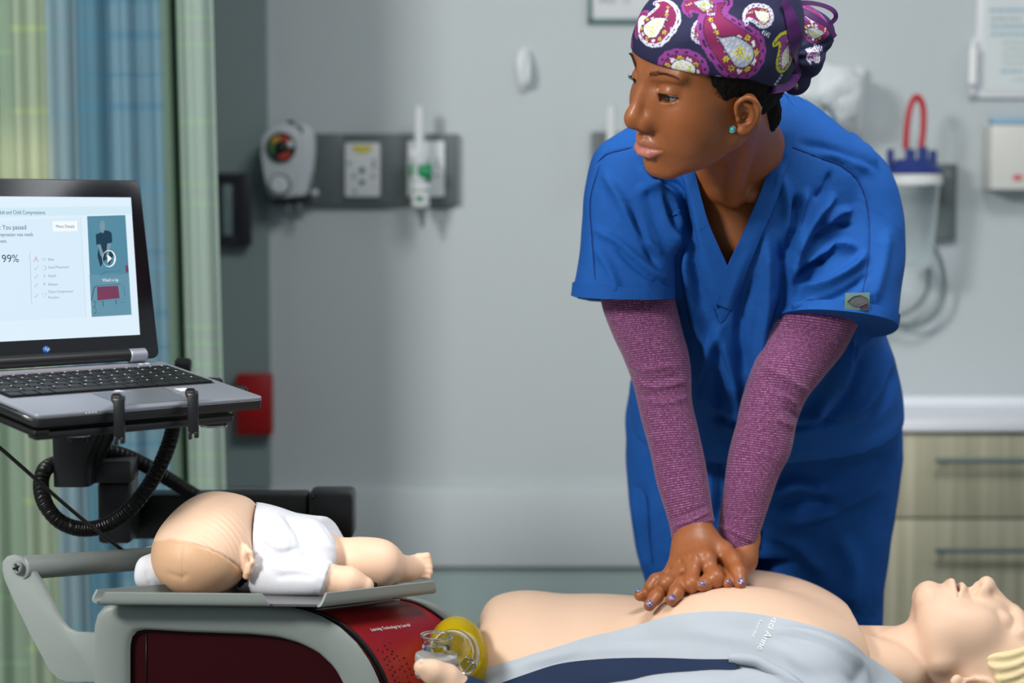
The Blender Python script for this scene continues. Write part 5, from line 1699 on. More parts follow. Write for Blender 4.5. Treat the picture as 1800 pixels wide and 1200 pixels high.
# navy panel under the hem of the jacket front, then the near arm in its sleeve
def strip(up_, lo_, Yo, m, nm, par, th=.003, sm=3):
    a = [P(x, y, Yo(x) if callable(Yo) else Yo) for x, y in up_]; b = [P(x, y, (Yo(x) if callable(Yo) else Yo) - .012) for x, y in lo_]
    mid = [(np.array(p) + np.array(q)) / 2 + [0, -.007, 0] for p, q in zip(a, b)]
    V, Fq, s_ = grid_sheet([a, mid, b], 6, 3)
    o = solid(nm, shell(V, Fq, s_, th), m, par, 60); return o


jy = lambda x: 2.415 if x > 1000 else 2.415 + (1000 - x) * .0001
navy_top = [(870, 1204), (920, 1186), (980, 1167), (1040, 1159), (1100, 1156), (1170, 1156), (1230, 1158), (1290, 1158)]
navy_bot = [(900, 1250), (960, 1245), (1020, 1235), (1060, 1215), (1110, 1205), (1180, 1200), (1240, 1195), (1300, 1190)]
Ysurf = lambda x: on_jacket(x, 1165)[1] - .006
a = [P(x, y, on_jacket(x, y)[1] - .003) for x, y in navy_top]; b = [P(x, y, on_jacket(x, min(y, 1200))[1] - .014) for x, y in navy_bot]
mid = [(np.array(p) + np.array(q)) / 2 + [0, -.006, 0] for p, q in zip(a, b)]
V, Fq, s_ = grid_sheet([a, mid, b], 6, 3); solid('side_panel', shell(V, Fq, s_, .003), m_navy, jk, 60)['label'] = 'navy side panel'
# near sleeve of the jacket with its folds, hanging down out of the picture
st = []
sleeve = loft([(1380, 1330, 1540, 1260, 2.36, .045), (1300, 1310, 1450, 1226, 2.33, .050), (1230, 1300, 1385, 1198, 2.315, .050), (1150, 1300, 1300, 1186, 2.31, .050), (1080, 1300, 1220, 1186, 2.305, .050),
               (1000, 1310, 1120, 1196, 2.30, .046), (940, 1330, 1020, 1208, 2.31, .043), (880, 1340, 930, 1226, 2.32, .040), (835, 1310, 860, 1222, 2.335, .034)], 6, 40, 2.2)
V, Fs = sleeve
_t = mkobj('t', V, Fs, None); _, N = get_mesh(_t); bpy.data.objects.remove(_t)
V = V + N * (.001 * snoise(V, 9, 44))[:, None]
V = folds(V, N, [([(1290, 1180), (1340, 1190), (1390, 1210)], 6, .006), ([(1300, 1195), (1350, 1205)], 5, -.005)], False)
slv = mkobj('jacket_sleeve', V, Fs, m_jack, jk)
V, Fs = loft([(850, 1320, 862, 1206, 2.335, .034), (820, 1290, 840, 1193, 2.335, .033), (795, 1250, 815, 1187, 2.335, .030)], 5, 32, 2.1)
mkobj('cuff', V, Fs, m_navy, jk)['label'] = 'navy cuff'
# folded edge above the navy panel
ed = [P(x, y, on_jacket(x, y)[1] - .006) for x, y in [(1281, 1157), (1300, 1158), (1330, 1162), (1352, 1174), (1380, 1190), (1410, 1215)]]
V, Fs = tube(ed, [.005, .0075, .008, .008, .0085, .009], 6, 12); mkobj('jacket_fold', V, Fs, m_jack, jk)

# lettering down the jacket front
for word, (x0, y0), (x1, y1), sz in (('Resusci Anne', (1368, 1062), (1330, 1140), .0165), ('Laerdal', (1343, 1088), (1330, 1116), .0075)):
    cu_pts = []
    n = len(word)
    ax_ = nrm(on_jacket(1334, 1138) - on_jacket(1362, 1082))
    me_o = text_mesh(word, sz, np.eye(4), m_print, jk, 'lettering', .0001)
    L_ = np.zeros(len(me_o.data.vertices) * 3); me_o.data.vertices.foreach_get('co', L_); L_ = L_.reshape(-1, 3) + np.array(mk.location)
    w_ = L_[:, 0].max()
    t = L_[:, 0] / w_; h_ = L_[:, 1] / sz
    if word[0] == 'R': A_, B_ = np.array([1372., 1056.]), np.array([1331., 1140.])
    else: A_, B_ = np.array([1336., 1088.]), np.array([1322., 1117.])
    dirp = (B_ - A_) / np.linalg.norm(B_ - A_); nrp = np.array([dirp[1], -dirp[0]])
    pp = A_ + t[:, None] * (B_ - A_) + nrp * (h_ * sz * 1150 * .9)[:, None]
    _px = PJ(VJ); _m = (np.abs(_px[:, 0] - 1350) < 45) & (np.abs(_px[:, 1] - 1105) < 50); _a = lambda q: np.column_stack([np.ones(len(q)), (q[:, 0] - 1350) / 40, (q[:, 1] - 1105) / 40, ((q[:, 0] - 1350) / 40) ** 2, ((q[:, 1] - 1105) / 40) ** 2, (q[:, 0] - 1350) * (q[:, 1] - 1105) / 1600])
    _k = np.linalg.lstsq(_a(_px[_m]), VJ[_m, 1], rcond=None)[0]; _Y = _a(pp) @ _k - .0035
    _tr = bvh_of(jk); W_ = [ray_px(_tr, x, y, .0005 + .0004 * (L_[i, 2] > 0)) for i, (x, y) in enumerate(pp)]; W_ = np.array([w if w is not None else P(x, y, Y_) for w, (x, y), Y_ in zip(W_, pp, _Y)])
    set_verts(me_o, W_ - np.array(mk.location))
    # letters that fall on the turned-over edge are out of sight
    hid = pp[:, 1] < np.interp(pp[:, 0], top_s[:, 0], top_s[:, 1]) + 1
    bm = bmesh.new(); bm.from_mesh(me_o.data); bm.verts.ensure_lookup_table()
    bmesh.ops.delete(bm, geom=[bm.verts[i] for i in np.where(hid)[0]], context='VERTS'); bm.to_mesh(me_o.data); bm.free()

# near hand, thumb up beside the valve
mh_pts = [P(805, 1215, 2.335), P(785, 1192, 2.325), P(760, 1180, 2.315), P(741, 1172, 2.31)]


def mhand(p):
    d = chain(p, [P(880, 1260, 2.335), P(830, 1235, 2.335), P(790, 1222, 2.33)], [.026, .024, .022], .01)
    d = smin(d, chain(p, mh_pts, [.019, .0155, .0125, .0095], .012), .014)
    for i, (x, y) in enumerate(((700, 1232), (692, 1248), (700, 1266), (712, 1282))):
        d = smin(d, chain(p, [P(790, 1225 + 14 * i, 2.335), P(745, 1222 + 14 * i, 2.33), P(x, y, 2.325)], [.012, .0098, .008], .004), .006)
    return d


V, Fq = sdf_mesh(mhand, P(670, 1310, 2.30) - [0, .03, 0], [P(900, 1140, 2.34)[0], 2.38, P(900, 1140, 2.34)[2]], .0018)
mkobj('hand', V, Fq, m_vinyl, mk)
_p = par_ = mk
T = nrm(P(741, 1172, 2.31) - P(760, 1180, 2.315)); nail(P(745, 1173, 2.31) + np.array([0, -.003, .0085]), T, (0, -.35, .95), .0062, .0050, mk)
bpy.data.objects[[o.name for o in mk.children if o.name.startswith('nail')][0]].data.materials[0] = m_vinyl2

# ---- stretcher carrying the dummy, all of it below the frame
st_ = empty('stretcher', (P(1200, 1100, 2.62)[0], 2.62, 0), 'low padded stretcher under the training dummy', 'stretcher')
m_pad = mat('mattress_vinyl', sr(60, 66, 72), .5, bump=.05); m_steel = mat('brushed_steel', sr(150, 152, 154), .35, .9)
x0, x1 = P(780, 1100, 2.62)[0], P(1765, 1100, 2.6)[0] + .32
solid('mattress', box(((x0 + x1) / 2, 2.62, .60), (x1 - x0, .56, .09), .02), m_pad, st_)
solid('frame', box(((x0 + x1) / 2, 2.62, .53), (x1 - x0, .54, .05), .008), m_steel, st_)
for x in (x0 + .08, x1 - .08):
    for y in (2.40, 2.84):
        V, Fs = cyl((x, y, .055), (x, y, .51), .018); lg = mkobj('leg', V, Fs, m_steel, st_)
        V, Fs = cyl((x, y - .015, .055), (x, y + .015, .055), .055, 24, .006); mkobj('wheel', V, Fs, m_pad, lg)

# ---- bag-valve resuscitator
m_yel = mat('bag_yellow', sr(214, 186, 20), .25, trans=.45, ior=1.15, alpha=1)
m_clear = mat('clear_plastic', (.93, .95, .97), .06, trans=1.0, ior=1.30)
m_clear2 = mat('frosted_plastic', (.86, .87, .89), .28, trans=.75, ior=1.2)
bv = empty('bag_valve_resuscitator', P(810, 1200, 2.56), 'yellow bag-valve resuscitator with a clear valve beside the dummy waist', 'resuscitator')
V, Fs = lathe(P(802, 1160, 2.515), (0, 1, -.1), [(.065 * -math.cos(a_), .058 * math.sin(a_)) for a_ in np.linspace(0, math.pi, 20)], 48); _o = P(802, 1160, 2.515); V = _o + (V - _o) * [.72, 1, 1]
solid('bag', (V, Fs), m_yel, bv, 70)
c = P(766, 1176, 2.40)
ax_ = nrm([.04, -.05, 1])
solid('valve_body', lathe(c + ax_ * -.030, ax_, [(0, .0), (0, .014), (.018, .015), (.022, .0225), (.0225, .0265), (.040, .0268), (.0402, .0), ], 48), m_clear, bv, 40)
solid('valve_ring', lathe(c + ax_ * .0095, ax_, [(0, .0262), (.0005, .0268), (.006, .0272), (.0095, .0265), (.0105, .0240), (.0108, .021), (.0108, 0)], 48), m_clear2, bv, 40)
solid('valve_port', lathe(c + ax_ * .027, ax_, [(0, .018), (.014, .0185), (.0155, .0215), (.0175, .0215), (.0178, .0175), (.006, .016), (.006, 0)], 48), m_clear, bv, 40)
# elbow and collar rings towards the bag
cc = P(800, 1150, 2.44); a2 = nrm(P(835, 1172, 2.60) - P(785, 1140, 2.42))
solid('elbow', tube([c + ax_ * .015 + [.008, .01, 0], P(790, 1136, 2.42), P(808, 1146, 2.47), P(822, 1160, 2.54)], [.016, .019, .021, .022], 8, 32), m_clear, bv, 50)
for s_, r_, mm in ((-.012, .0285, m_clear), (.004, .0300, m_clear2), (.020, .0315, m_yel)):
    q_ = P(799, 1150, 2.45) + a2 * s_
    up_ = nrm(np.cross(a2, [0, 0, 1.])); v_ = np.cross(a2, up_); t = np.linspace(0, 2 * np.pi, 33)
    V, Fs = tube([q_ + up_ * r_ * math.cos(w) + v_ * r_ * math.sin(w) for w in t], .0028, 1, 8); solid('collar_ring', (V, Fs), mm, bv, 70)
solid('side_port', cyl(P(812, 1178, 2.42), P(828, 1162, 2.43), .010, 24, .002), m_clear, bv, 50)
solid('stem', cyl(P(768, 1192, 2.40), P(768, 1235, 2.40), .0125, 24, .002), m_clear, bv, 50)
# ------------------------------------------------------------------ training cart
m_grey = mat('cart_grey', sr(132, 140, 138), .45, bump=.04, bscale=600)
m_grey2 = mat('cart_grey_light', sr(150, 158, 156), .45)
m_dred = mat('cart_dark_red', sr(44, 4, 9), .45, spec=.15)
m_redc = mat('cart_red', sr(146, 26, 30), .35, bump=.03, bscale=300)
m_blk = mat('black_plastic', sr(12, 12, 14), .4)
m_blk2 = mat('black_satin', sr(24, 25, 28), .36)
m_screw = mat('screw_dark', sr(60, 58, 56), .3, .8)
cart = empty('training_cart', (P(400, 1100, 2.5)[0], 2.5, 0), 'grey and red wheeled training cart with a side push handle, under the infant dummy', 'cart')
DX = np.array([.130, .205, -.027])       # the cart's depth direction


def off(pts, Y, k, dz=0): return [P(x, y, Y) + DX * k + [0, 0, dz] for x, y in pts]


YF = 2.38
outer = [(166, 1230), (166, 1110), (168, 1090), (174, 1074), (186, 1064), (202, 1060), (330, 1061), (460, 1064), (520, 1068), (560, 1080), (596, 1100), (628, 1130), (652, 1165), (668, 1200), (676, 1230)]
inner = [(612, 1230), (604, 1200), (588, 1172), (560, 1146), (528, 1130), (490, 1119), (440, 1114), (330, 1110), (262, 1106), (246, 1106), (236, 1112), (230, 1124), (229, 1140), (229, 1230)]
dn = nrm(DX)


def framering(k, th, name):
    O = off(outer, YF, k); I = off(inner, YF, k)
    # strip between the two outlines, built as quads
    io = np.array(O); ii = np.array(I[::-1])
    n = 40

    def res(c):
        s = np.concatenate([[0], np.cumsum(np.linalg.norm(np.diff(c, axis=0), axis=1))]); t = np.linspace(0, s[-1], n); return np.column_stack([np.interp(t, s, c[:, j]) for j in range(3)])
    a, b = res(io), res(ii)
    # keep corners: pair by position along the arch
    V, Fq, s_ = grid_sheet([a, a + (b - a) * .12 - dn * .006, a + (b - a) * .5 - dn * .009, b - (b - a) * .12 - dn * .006, b], 1, 3)
    return solid(name, shell(V, Fq, s_, th, (0, -1, 0)), m_grey, cart, 50)


framering(0, .030, 'front_frame')['label'] = 'near grey arched frame'
framering(1, .030, 'rear_frame')
ic_ = np.mean(inner, 0); V, Fs = prism(off([(ic_[0] + (x - ic_[0]) * 1.07, ic_[1] + (y - ic_[1]) * 1.05 if y < 1200 else y) for x, y in inner], YF, .035), .012, 0, dn); solid('side_panel', (V, Fs), m_dred, cart)['label'] = 'dark red side panel'
a, b = P(250, 1114, YF) + DX * .03, P(250, 1230, YF) + DX * .03
V, Fs = tube([a, b], .0009, 1, 5); mkobj('panel_seam', V, Fs, m_blk, cart)
# curved red cover between the arches
arc = np.array([P(x, y, YF) for x, y in crom(np.array([(500, 1074), (545, 1082), (585, 1104), (618, 1134), (642, 1167), (658, 1200), (668, 1240)], float), 5)])
rows = [arc + DX * k for k in (.08, .3, .6, .93)]
Vc, Fc, sc_ = grid_sheet(rows, 1, 3)
cover = solid('end_cover', shell(Vc, Fc, sc_, .004, (1, 0, 1)), m_redc, cart, 50); cover['label'] = 'curved red end cover'
V, Fs = tube(arc + DX * .085 + [.001, 0, .001], .0036, 1, 8); mkobj('black_gasket', V, Fs, m_blk, cart)
V, Fs = tube(arc + DX * .925 + [.001, 0, .001], .002, 1, 8); mkobj('black_gasket', V, Fs, m_blk, cart)
CG = Vc.reshape(sc_[0], sc_[1], 3); NG = nrm(np.cross(np.gradient(CG, axis=0), np.gradient(CG, axis=1)))
if NG.reshape(-1, 3).mean(0)[2] < 0: NG = -NG
cpx_ = PJ(CG).reshape(-1, 2)


def on_cover(x, y, off_=.0008):
    d = np.hypot(cpx_[:, 0] - x, cpx_[:, 1] - y); c = np.argsort(d)[:5]; w = 1 / (d[c] + .3); w /= w.sum()
    Y = (CG.reshape(-1, 3)[c, 1] * w).sum(); n = nrm((NG.reshape(-1, 3)[c] * w[:, None]).sum(0)); return P(x, y, Y) + n * off_, n


p0, n0 = on_cover(652, 1110); p1, _ = on_cover(722, 1101)
text_mesh('Learning Technology by Laerdal', .0068, frame_mat(p0 + n0 * .0005, p1 - p0, n0), m_print, cover, 'lettering', .0001)
hol = []
for i, row in enumerate(((668, 1131, 3), (664, 1142, 4), (672, 1150, 4), (676, 1158, 5), (681, 1168, 5), (686, 1177, 5), (690, 1187, 5), (694, 1196, 4))):
    for k in range(row[2]):
        x, y = row[0] + k * 8.2 + (k * k) * .1, row[1] - k * .5 + (k % 2) * 4
        p, n = on_cover(x, y, .0003); hol.append(cyl(p - n * .0006, p + n * .0004, .0012, 8))
V, Fs = join(hol); mkobj('speaker_holes', V, Fs, mat('hole_black', (.005, .002, .002), .8), cover)['kind'] = 'stuff'
# top deck, lower body, wheels
a, b = P(190, 1066, YF), P(520, 1074, YF)
solid('deck', prism([a, b, b + DX, a + DX], -.012, 0, (0, 0, 1)), m_grey, cart)
cx = (a[0] + b[0]) / 2 + .055
solid('lower_body', box((cx, YF + .12, .46), (.34, .16, .66), .02), m_dred, cart)
for sx in (-.17, .17):
    for sy in (.04, .20):
        solid('leg', cyl((cx + sx, YF + sy, .09), (cx + sx, YF + sy, .78), .02), m_grey, cart)
        w_ = solid('wheel', cyl((cx + sx - .02, YF + sy, .055), (cx + sx + .02, YF + sy, .055), .055, 24, .008), m_blk, cart)
# push handle
arm = [(8, 1000), (9, 986), (17, 977), (29, 974), (42, 978), (50, 987), (75, 1025), (100, 1075), (110, 1093), (120, 1104), (134, 1110), (176, 1111), (176, 1198), (124, 1198), (106, 1192), (92, 1178), (60, 1120), (26, 1050), (12, 1018)]
ha = solid('handle_arm', prism(off(arm, YF, -.02), .010, .0015, dn), m_grey2, cart, 30)
ha2 = solid('handle_arm', prism(off(arm, YF, 1.0), .010, .0015, dn), m_grey2, cart, 30)
hb = solid('handle_bar', cyl(P(36, 998, YF), P(36, 998, YF) + DX * 1.02, .0150, 40, .001), m_grey, cart, 50)
V, Fs = cyl(P(29, 997, YF - .008) - dn * .001, P(29, 997, YF - .008) + dn * .004, .0080, 32, .001); sc = solid('screw', (V, Fs), m_grey, ha, 40)
V, Fs = tube([P(29, 997, YF - .0098) + np.array([math.cos(t), 0, math.sin(t)]) * .0072 for t in np.linspace(0, 6.283, 25)], .0005, 1, 5); mkobj('screw_rim', V, Fs, m_blk, sc) if False else None
for an_ in (.4, .4 + math.pi / 2):
    dv = np.array([math.cos(an_), 0, math.sin(an_)]) * .0048
    V, Fs = tube([P(29, 997, YF - .0110) - dv, P(29, 997, YF - .0110) + dv], .0014, 1, 6); mkobj('screw_slot', V, Fs, m_blk, ha)

# ---- tray for the infant
tray = empty('tray', P(400, 1060, 2.5), 'grey sheet metal tray with turned-up edges, lying on the cart', 'tray')
m_tray = mat('tray_grey', sr(140, 148, 146), .42, bump=.03, bscale=500); m_trayd = mat('tray_floor', sr(84, 84, 88), .35)
YT = 2.34
fl = [P(170, 1063, YT), P(562, 1066, YT), P(562, 1066, YT) + DX * 1.0 , P(170, 1063, YT) + DX * 1.0]
solid('tray_floor', prism(fl, .003, 0, (0, 0, 1)), m_trayd, tray)
zl = .017


def flange(pa, pb, hgt, out, nm='flange', th=.003, r=.004, endtrim=.012):
    pa, pb = np.array(pa), np.array(pb); o_ = np.array(out, float)
    L_ = np.linalg.norm(pb - pa); e = (pb - pa) / L_
    prof = [(0, 0), (.004, .001), (.0075, .006), (.009, hgt)]
    rows = []
    for u, v in prof:
        k = endtrim * (v / hgt) ** 1.5
        rows.append([pa + e * k + o_ * u + [0, 0, v], pa + e * L_ * .5 + o_ * u + [0, 0, v], pb - e * k + o_ * u + [0, 0, v]])
    V, Fq, s_ = grid_sheet(rows, 4, 3)
    return solid(nm, shell(V, Fq, s_, th, out), m_tray, tray, 50)


flange(P(176, 1062, YT), P(474, 1065, YT), .0165, (0, -1, 0), endtrim=.008)
flange(P(558, 1067, YT - .004), fl[2], .0175, (.8, -.3, 0), endtrim=.008)
flange(fl[3], fl[2], .012, (0, 1, 0))
flange(P(170, 1060, YT), fl[3], .0165, (-1, 0, 0))
# ---- the infant dummy
m_baby = mat('infant_vinyl', sr(244, 206, 178), .48, sss=.12, ssr=(1, .5, .3), bump=.04, bscale=500, var=.03, vscale=10)
m_babyd = mat('infant_scalp', sr(216, 174, 138), .5, sss=.1, ssr=(1, .5, .3), bump=.04, bscale=400)
m_onesie = mat('white_cotton', sr(226, 228, 236), .85, bump=.25, bscale=900)
inf = empty('infant_manikin', P(440, 1020, 2.52), 'infant training dummy in a white bodysuit lying on the grey tray, crown to the viewer', 'manikin')
HB = P(362, 955, 2.53); YB_ = 2.53


def baby_head(p):
    d = ell(p, P(360, 962, 2.50), (.064, .064, .0585))
    d = smin(d, ell(p, P(378, 930, 2.53), (.052, .060, .050)), .02)
    d = smin(d, ell(p, P(345, 985, 2.47), (.052, .045, .042)), .03)
    d = smin(d, ell(p, P(418, 935, 2.55), (.030, .045, .045)), .02)       # cheeks and chin, far side
    d = smin(d, ell(p, P(399, 880, 2.58), (.009, .010, .008)), .010)
    d = smin(d, ell(p, P(425, 905, 2.57), (.020, .024, .020)), .016)
    # ear on the near side
    e = chain(p, [P(432, 960, 2.462), P(438, 972, 2.455), P(441, 988, 2.452), P(438, 1002, 2.455), P(433, 1012, 2.458)], [.0035, .004, .004, .004, .005], .003)
    e = smin(e, ell(p, P(431, 985, 2.462), (.006, .008, .016)), .004)
    e = smax(e, -ell(p, P(435, 983, 2.450), (.0035, .006, .008)), .003)
    d = smin(d, e, .005)
    return d


def baby_rest(p):
    d = chain(p, [P(430, 960, 2.54), P(480, 975, 2.55)], [.034, .048], .01)
    d = smin(d, ell(p, P(515, 972, 2.56), (.062, .056, .040)), .03)
    # near leg: thigh, knee, calf, foot
    d = smin(d, chain(p, [P(575, 985, 2.56), P(625, 988, 2.555), P(668, 992, 2.555)], [.030, .0295, .026], .015), .02)
    d = smin(d, ell(p, P(658, 984, 2.555), (.028, .028, .0245)), .02)
    d = smin(d, chain(p, [P(668, 993, 2.56), P(712, 1001, 2.59), P(728, 1000, 2.61)], [.025, .0165, .0150], .012), .02)
    d = smin(d, chain(p, [P(716, 1004, 2.605), P(731, 997, 2.61)], [.014, .0158], .01), .012)
    # near arm
    d = smin(d, chain(p, [P(470, 1010, 2.50), P(570, 1020, 2.475), P(612, 1022, 2.475), P(640, 1030, 2.48)], [.026, .0215, .018, .013], .01), .015)
    # far leg and far arm
    d = smin(d, chain(p, [P(580, 985, 2.60), P(640, 1000, 2.60), P(690, 1005, 2.60)], [.022, .018, .012], .01), .02)
    d = smin(d, chain(p, [P(420, 965, 2.57), P(330, 1005, 2.53), P(285, 1005, 2.50)], [.020, .020, .018], .01), .02)
    for i, (x, y, r) in enumerate(((750, 978, .0060), (753, 987, .0050), (755, 996, .0048), (755, 1005, .0047), (752, 1014, .0045))):
        Yt = 2.605 - .002 * i
        d = smin(d, chain(p, [P(x - 14, y + 1, Yt + .002), P(x - 3, y, Yt), P(x, y, Yt)], [r, r * .85, r * 1.05], .002), .0022)
    return d


V, Fq = sdf_mesh(lambda p: smin(baby_head(p), baby_rest(p), .006), P(225, 1060, 2.45) - [0, .07, 0], [P(775, 850, 2.55)[0], 2.74, P(400, 845, 2.6)[2]], .0019)
_t = mkobj('t', V, Fq, None); _, N = get_mesh(_t); bpy.data.objects.remove(_t)
px = PJ(V)
# moulded hair ripples over the crown
w = np.exp(-(((px[:, 0] - 392) / 45) ** 2 + ((px[:, 1] - 945) / 45) ** 2) ** 2)
w2 = np.clip((N * nrm(np.array([0, 0, CAMZ]) - V)).sum(1) * 2, 0, 1)
r_ = np.hypot(px[:, 0] - 330, (px[:, 1] - 1010) * .9)
V = V + N * (.00045 * np.sin(r_ * .75) * w * w2)[:, None]
seam1 = [(272, 951), (300, 949), (340, 956), (380, 970), (410, 988), (430, 1008)]
V = folds(V, N, [(seam1, 1.6, -.0022), ([(321, 956), (320, 980), (322, 1030)], 1.5, -.0012), ([(290, 1005), (320, 1015), (330, 1005)], 5, -.0012), ([(434, 940), (445, 975), (448, 1000)], 3, .001)])
bb = mkobj('body', V, Fq, m_baby, inf)
V, _N = get_mesh(bb); V = V + np.array(inf.location); pp = PJ(V); yl = np.interp(pp[:, 0], [s[0] for s in seam1], [s[1] for s in seam1])
sw_ = np.clip((pp[:, 1] - yl) / 1.6 + .5, 0, 1) * (pp[:, 0] < 440) * (baby_head(V) < .003)
at = bb.data.attributes.new('scalp', 'FLOAT', 'POINT'); at.data.foreach_set('value', sw_.astype(np.float32))
nt = m_baby.node_tree; an = nt.nodes.new('ShaderNodeAttribute'); an.attribute_name = 'scalp'; mx = nt.nodes.new('ShaderNodeMix'); mx.data_type = 'RGBA'; mx.inputs['B'].default_value = (*sr(216, 174, 138), 1)
src = nt.nodes['Principled BSDF'].inputs['Base Color'].links[0].from_socket
nt.links.new(an.outputs['Fac'], mx.inputs['Factor']); nt.links.new(src, mx.inputs['A']); nt.links.new(mx.outputs['Result'], nt.nodes['Principled BSDF'].inputs['Base Color'])
solid('plug', cyl(P(636, 1026, 2.50), P(660, 1029, 2.52), .0045, 14, .001), m_blk, inf)
V, Fs = tube([P(430 + 3 * math.cos(t), 1000 + 0 * t, 2.45) for t in (0, 1)], .0001, 1, 4)
# bodysuit
suit = [loft([(436, 890, 418, 1040, 2.54, .045), (452, 885, 436, 1045, 2.54, .058), (490, 892, 470, 1040, 2.545, .064), (525, 905, 520, 1030, 2.55, .066), (560, 915, 562, 1020, 2.555, .060), (585, 940, 583, 1000, 2.56, .050), (594, 950, 590, 992, 2.56, .043)], 6, 48, 2.2),
        loft([(470, 955, 450, 1045, 2.50, .034), (510, 978, 500, 1047, 2.485, .032), (550, 985, 540, 1048, 2.475, .030), (583, 988, 573, 1046, 2.472, .029)], 6, 40, 2.2),
        loft([(515, 902, 550, 990, 2.565, .042), (550, 909, 585, 995, 2.565, .042), (562, 912, 602, 992, 2.562, .040)], 6, 40, 2.2),
        loft([(420, 915, 400, 1000, 2.56, .030), (330, 960, 310, 1030, 2.53, .030), (275, 968, 262, 1038, 2.50, .028), (250, 978, 246, 1030, 2.50, .022)], 6, 40, 2.2, .006)]
V, Fs = join(suit); V, Fs = remesh(V, Fs, .0032, 4)
_t = mkobj('t', V, Fs, None); _, N = get_mesh(_t); bpy.data.objects.remove(_t)
V = V + N * (.0010 * snoise(V, 14, 51))[:, None]
V = folds(V, N, [([(500, 905), (522, 935), (532, 970), (550, 985)], 4, -.005), ([(480, 900), (500, 930), (505, 970)], 6, .003), ([(470, 975), (500, 970), (530, 962)], 4, -.003), ([(460, 940), (485, 960), (515, 965)], 5, .003),
                 ([(455, 890), (462, 930), (460, 980), (440, 1030)], 1.6, -.0016), ([(448, 888), (455, 930), (452, 980), (434, 1030)], 1.4, -.0012), ([(564, 990), (560, 1020), (556, 1046)], 1.5, -.0014), ([(562, 918), (575, 935), (590, 960)], 1.5, -.0012), ([(470, 990), (500, 1000), (540, 998)], 6, .002),
                 ([(480, 1015), (520, 1010), (560, 1016)], 5, -.002), ([(262, 975), (258, 1005), (270, 1036)], 1.5, -.0014), ([(540, 940), (560, 955), (590, 965)], 4, .002)])
# open the neck so the nape shows
px = PJ(V); keep = ~((px[:, 0] < 441 - .10 * (px[:, 1] - 960)) & (px[:, 0] > 330) & (V[:, 1] < 2.57) & (baby_head(V) < .006))
Fq = np.array(Fs); Fq = Fq[keep[Fq].all(1)]; used = np.unique(Fq); rem = -np.ones(len(V), int); rem[used] = np.arange(len(used)); V = V[used]; Fq = rem[Fq]
su = mkobj('bodysuit', V, Fq, m_onesie, inf); md = su.modifiers.new('thick', 'SOLIDIFY'); md.thickness = .0015; md.offset = -1
su['label'] = 'white cotton bodysuit'

# ------------------------------------------------------------------ laptop stand: post, arms, hoses
stand = empty('laptop_stand', (P(200, 900, 2.7)[0], 2.7, P(200, 950, 2.7)[2]), 'black jointed arm and clamp tray that hold up the laptop', 'stand')
YA = 2.72
solid('post', boxpx(172, 848, 228, 956, YA, .07, .006), m_blk2, stand)
solid('cross_arm', boxpx(205, 869, 540, 948, 2.80, .05, .005), m_blk, stand)
ec = solid('arm_end', boxpx(541, 866, 620, 950, 2.79, .07, .008), m_blk2, stand)
V, Fs = cyl(P(549, 873, 2.789), P(549, 873, 2.785), .0022, 12); mkobj('screw', V, Fs, m_screw, ec)
solid('link', boxpx(128, 809, 230, 850, 2.70, .06, .005), mat('dark_grey_metal', sr(44, 45, 47), .4, .2), stand)
solid('yoke', loft([(97, 742, 193, 745, 2.66, .035), (98, 775, 180, 778, 2.66, .034), (99, 808, 166, 810, 2.66, .032), (100, 850, 165, 850, 2.66, .032)], 4, 28, 5), m_blk2, stand, 50)
solid('knuckle', cyl(P(137, 746, 2.62), P(137, 763, 2.62), .0175, 32, .002), m_blk2, stand)
solid('washer', cyl(P(137, 762, 2.62), P(137, 766, 2.62), .0172, 32), mat('steel_bright', sr(190, 190, 190), .3, .9), stand)
solid('knuckle', cyl(P(137, 766, 2.62), P(137, 775, 2.62), .0150, 32), m_blk, stand)
solid('strut', loft([(170, 745, 215, 745, 2.67, .02), (160, 790, 190, 790, 2.68, .02), (150, 812, 178, 812, 2.69, .02)], 4, 20, 4), m_blk, stand)


def hose(pts, r=.0105, nm='corrugated_hose'):
    c = crom(np.array([P(*a) for a in pts]), 40)
    s = np.concatenate([[0], np.cumsum(np.linalg.norm(np.diff(c, axis=0), axis=1))])
    L_ = s[-1]; n = int(L_ / .0008); t = np.linspace(0, L_, n); c = np.column_stack([np.interp(t, s, c[:, j]) for j in range(3)])
    rr = r * (1 + .055 * np.clip(np.sin(t / .0027 * 2 * np.pi) * 2, -1, 1))
    T = nrm(np.gradient(c, axis=0)); N = [nrm(np.cross(T[0], [0, 1., .1]))]
    for i in range(1, n): N.append(nrm(N[-1] - T[i] * (N[-1] @ T[i])))
    N = np.array(N); B = np.cross(T, N); a = np.linspace(0, 2 * np.pi, 14, endpoint=False)
    R = c[:, None] + rr[:, None, None] * (N[:, None] * np.cos(a)[None, :, None] + B[:, None] * np.sin(a)[None, :, None])
    V, Fs = rings_mesh(R); return solid(nm, (V, Fs), m_blk, stand, 25)


hose([(306, 738, 2.60), (300, 770, 2.60), (284, 812, 2.60), (258, 858, 2.60), (222, 900, 2.60), (182, 924, 2.60), (140, 929, 2.60), (104, 915, 2.60), (80, 886, 2.60), (72, 852, 2.62), (80, 824, 2.64), (104, 812, 2.69)])
hose([(165, 792, 2.72), (205, 796, 2.74), (245, 812, 2.76), (290, 838, 2.78), (345, 872, 2.79)], .0105)
V, Fs = tube([P(-60, 738, 2.36), P(0, 787, 2.38), P(70, 848, 2.40), P(140, 908, 2.45), P(200, 955, 2.52), P(250, 992, 2.60)], .0024, 8, 8); cb = tag(mkobj('cable', V, Fs, m_blk), 'thin black cable slanting down in front of the hose loop to the infant tray', 'cable')

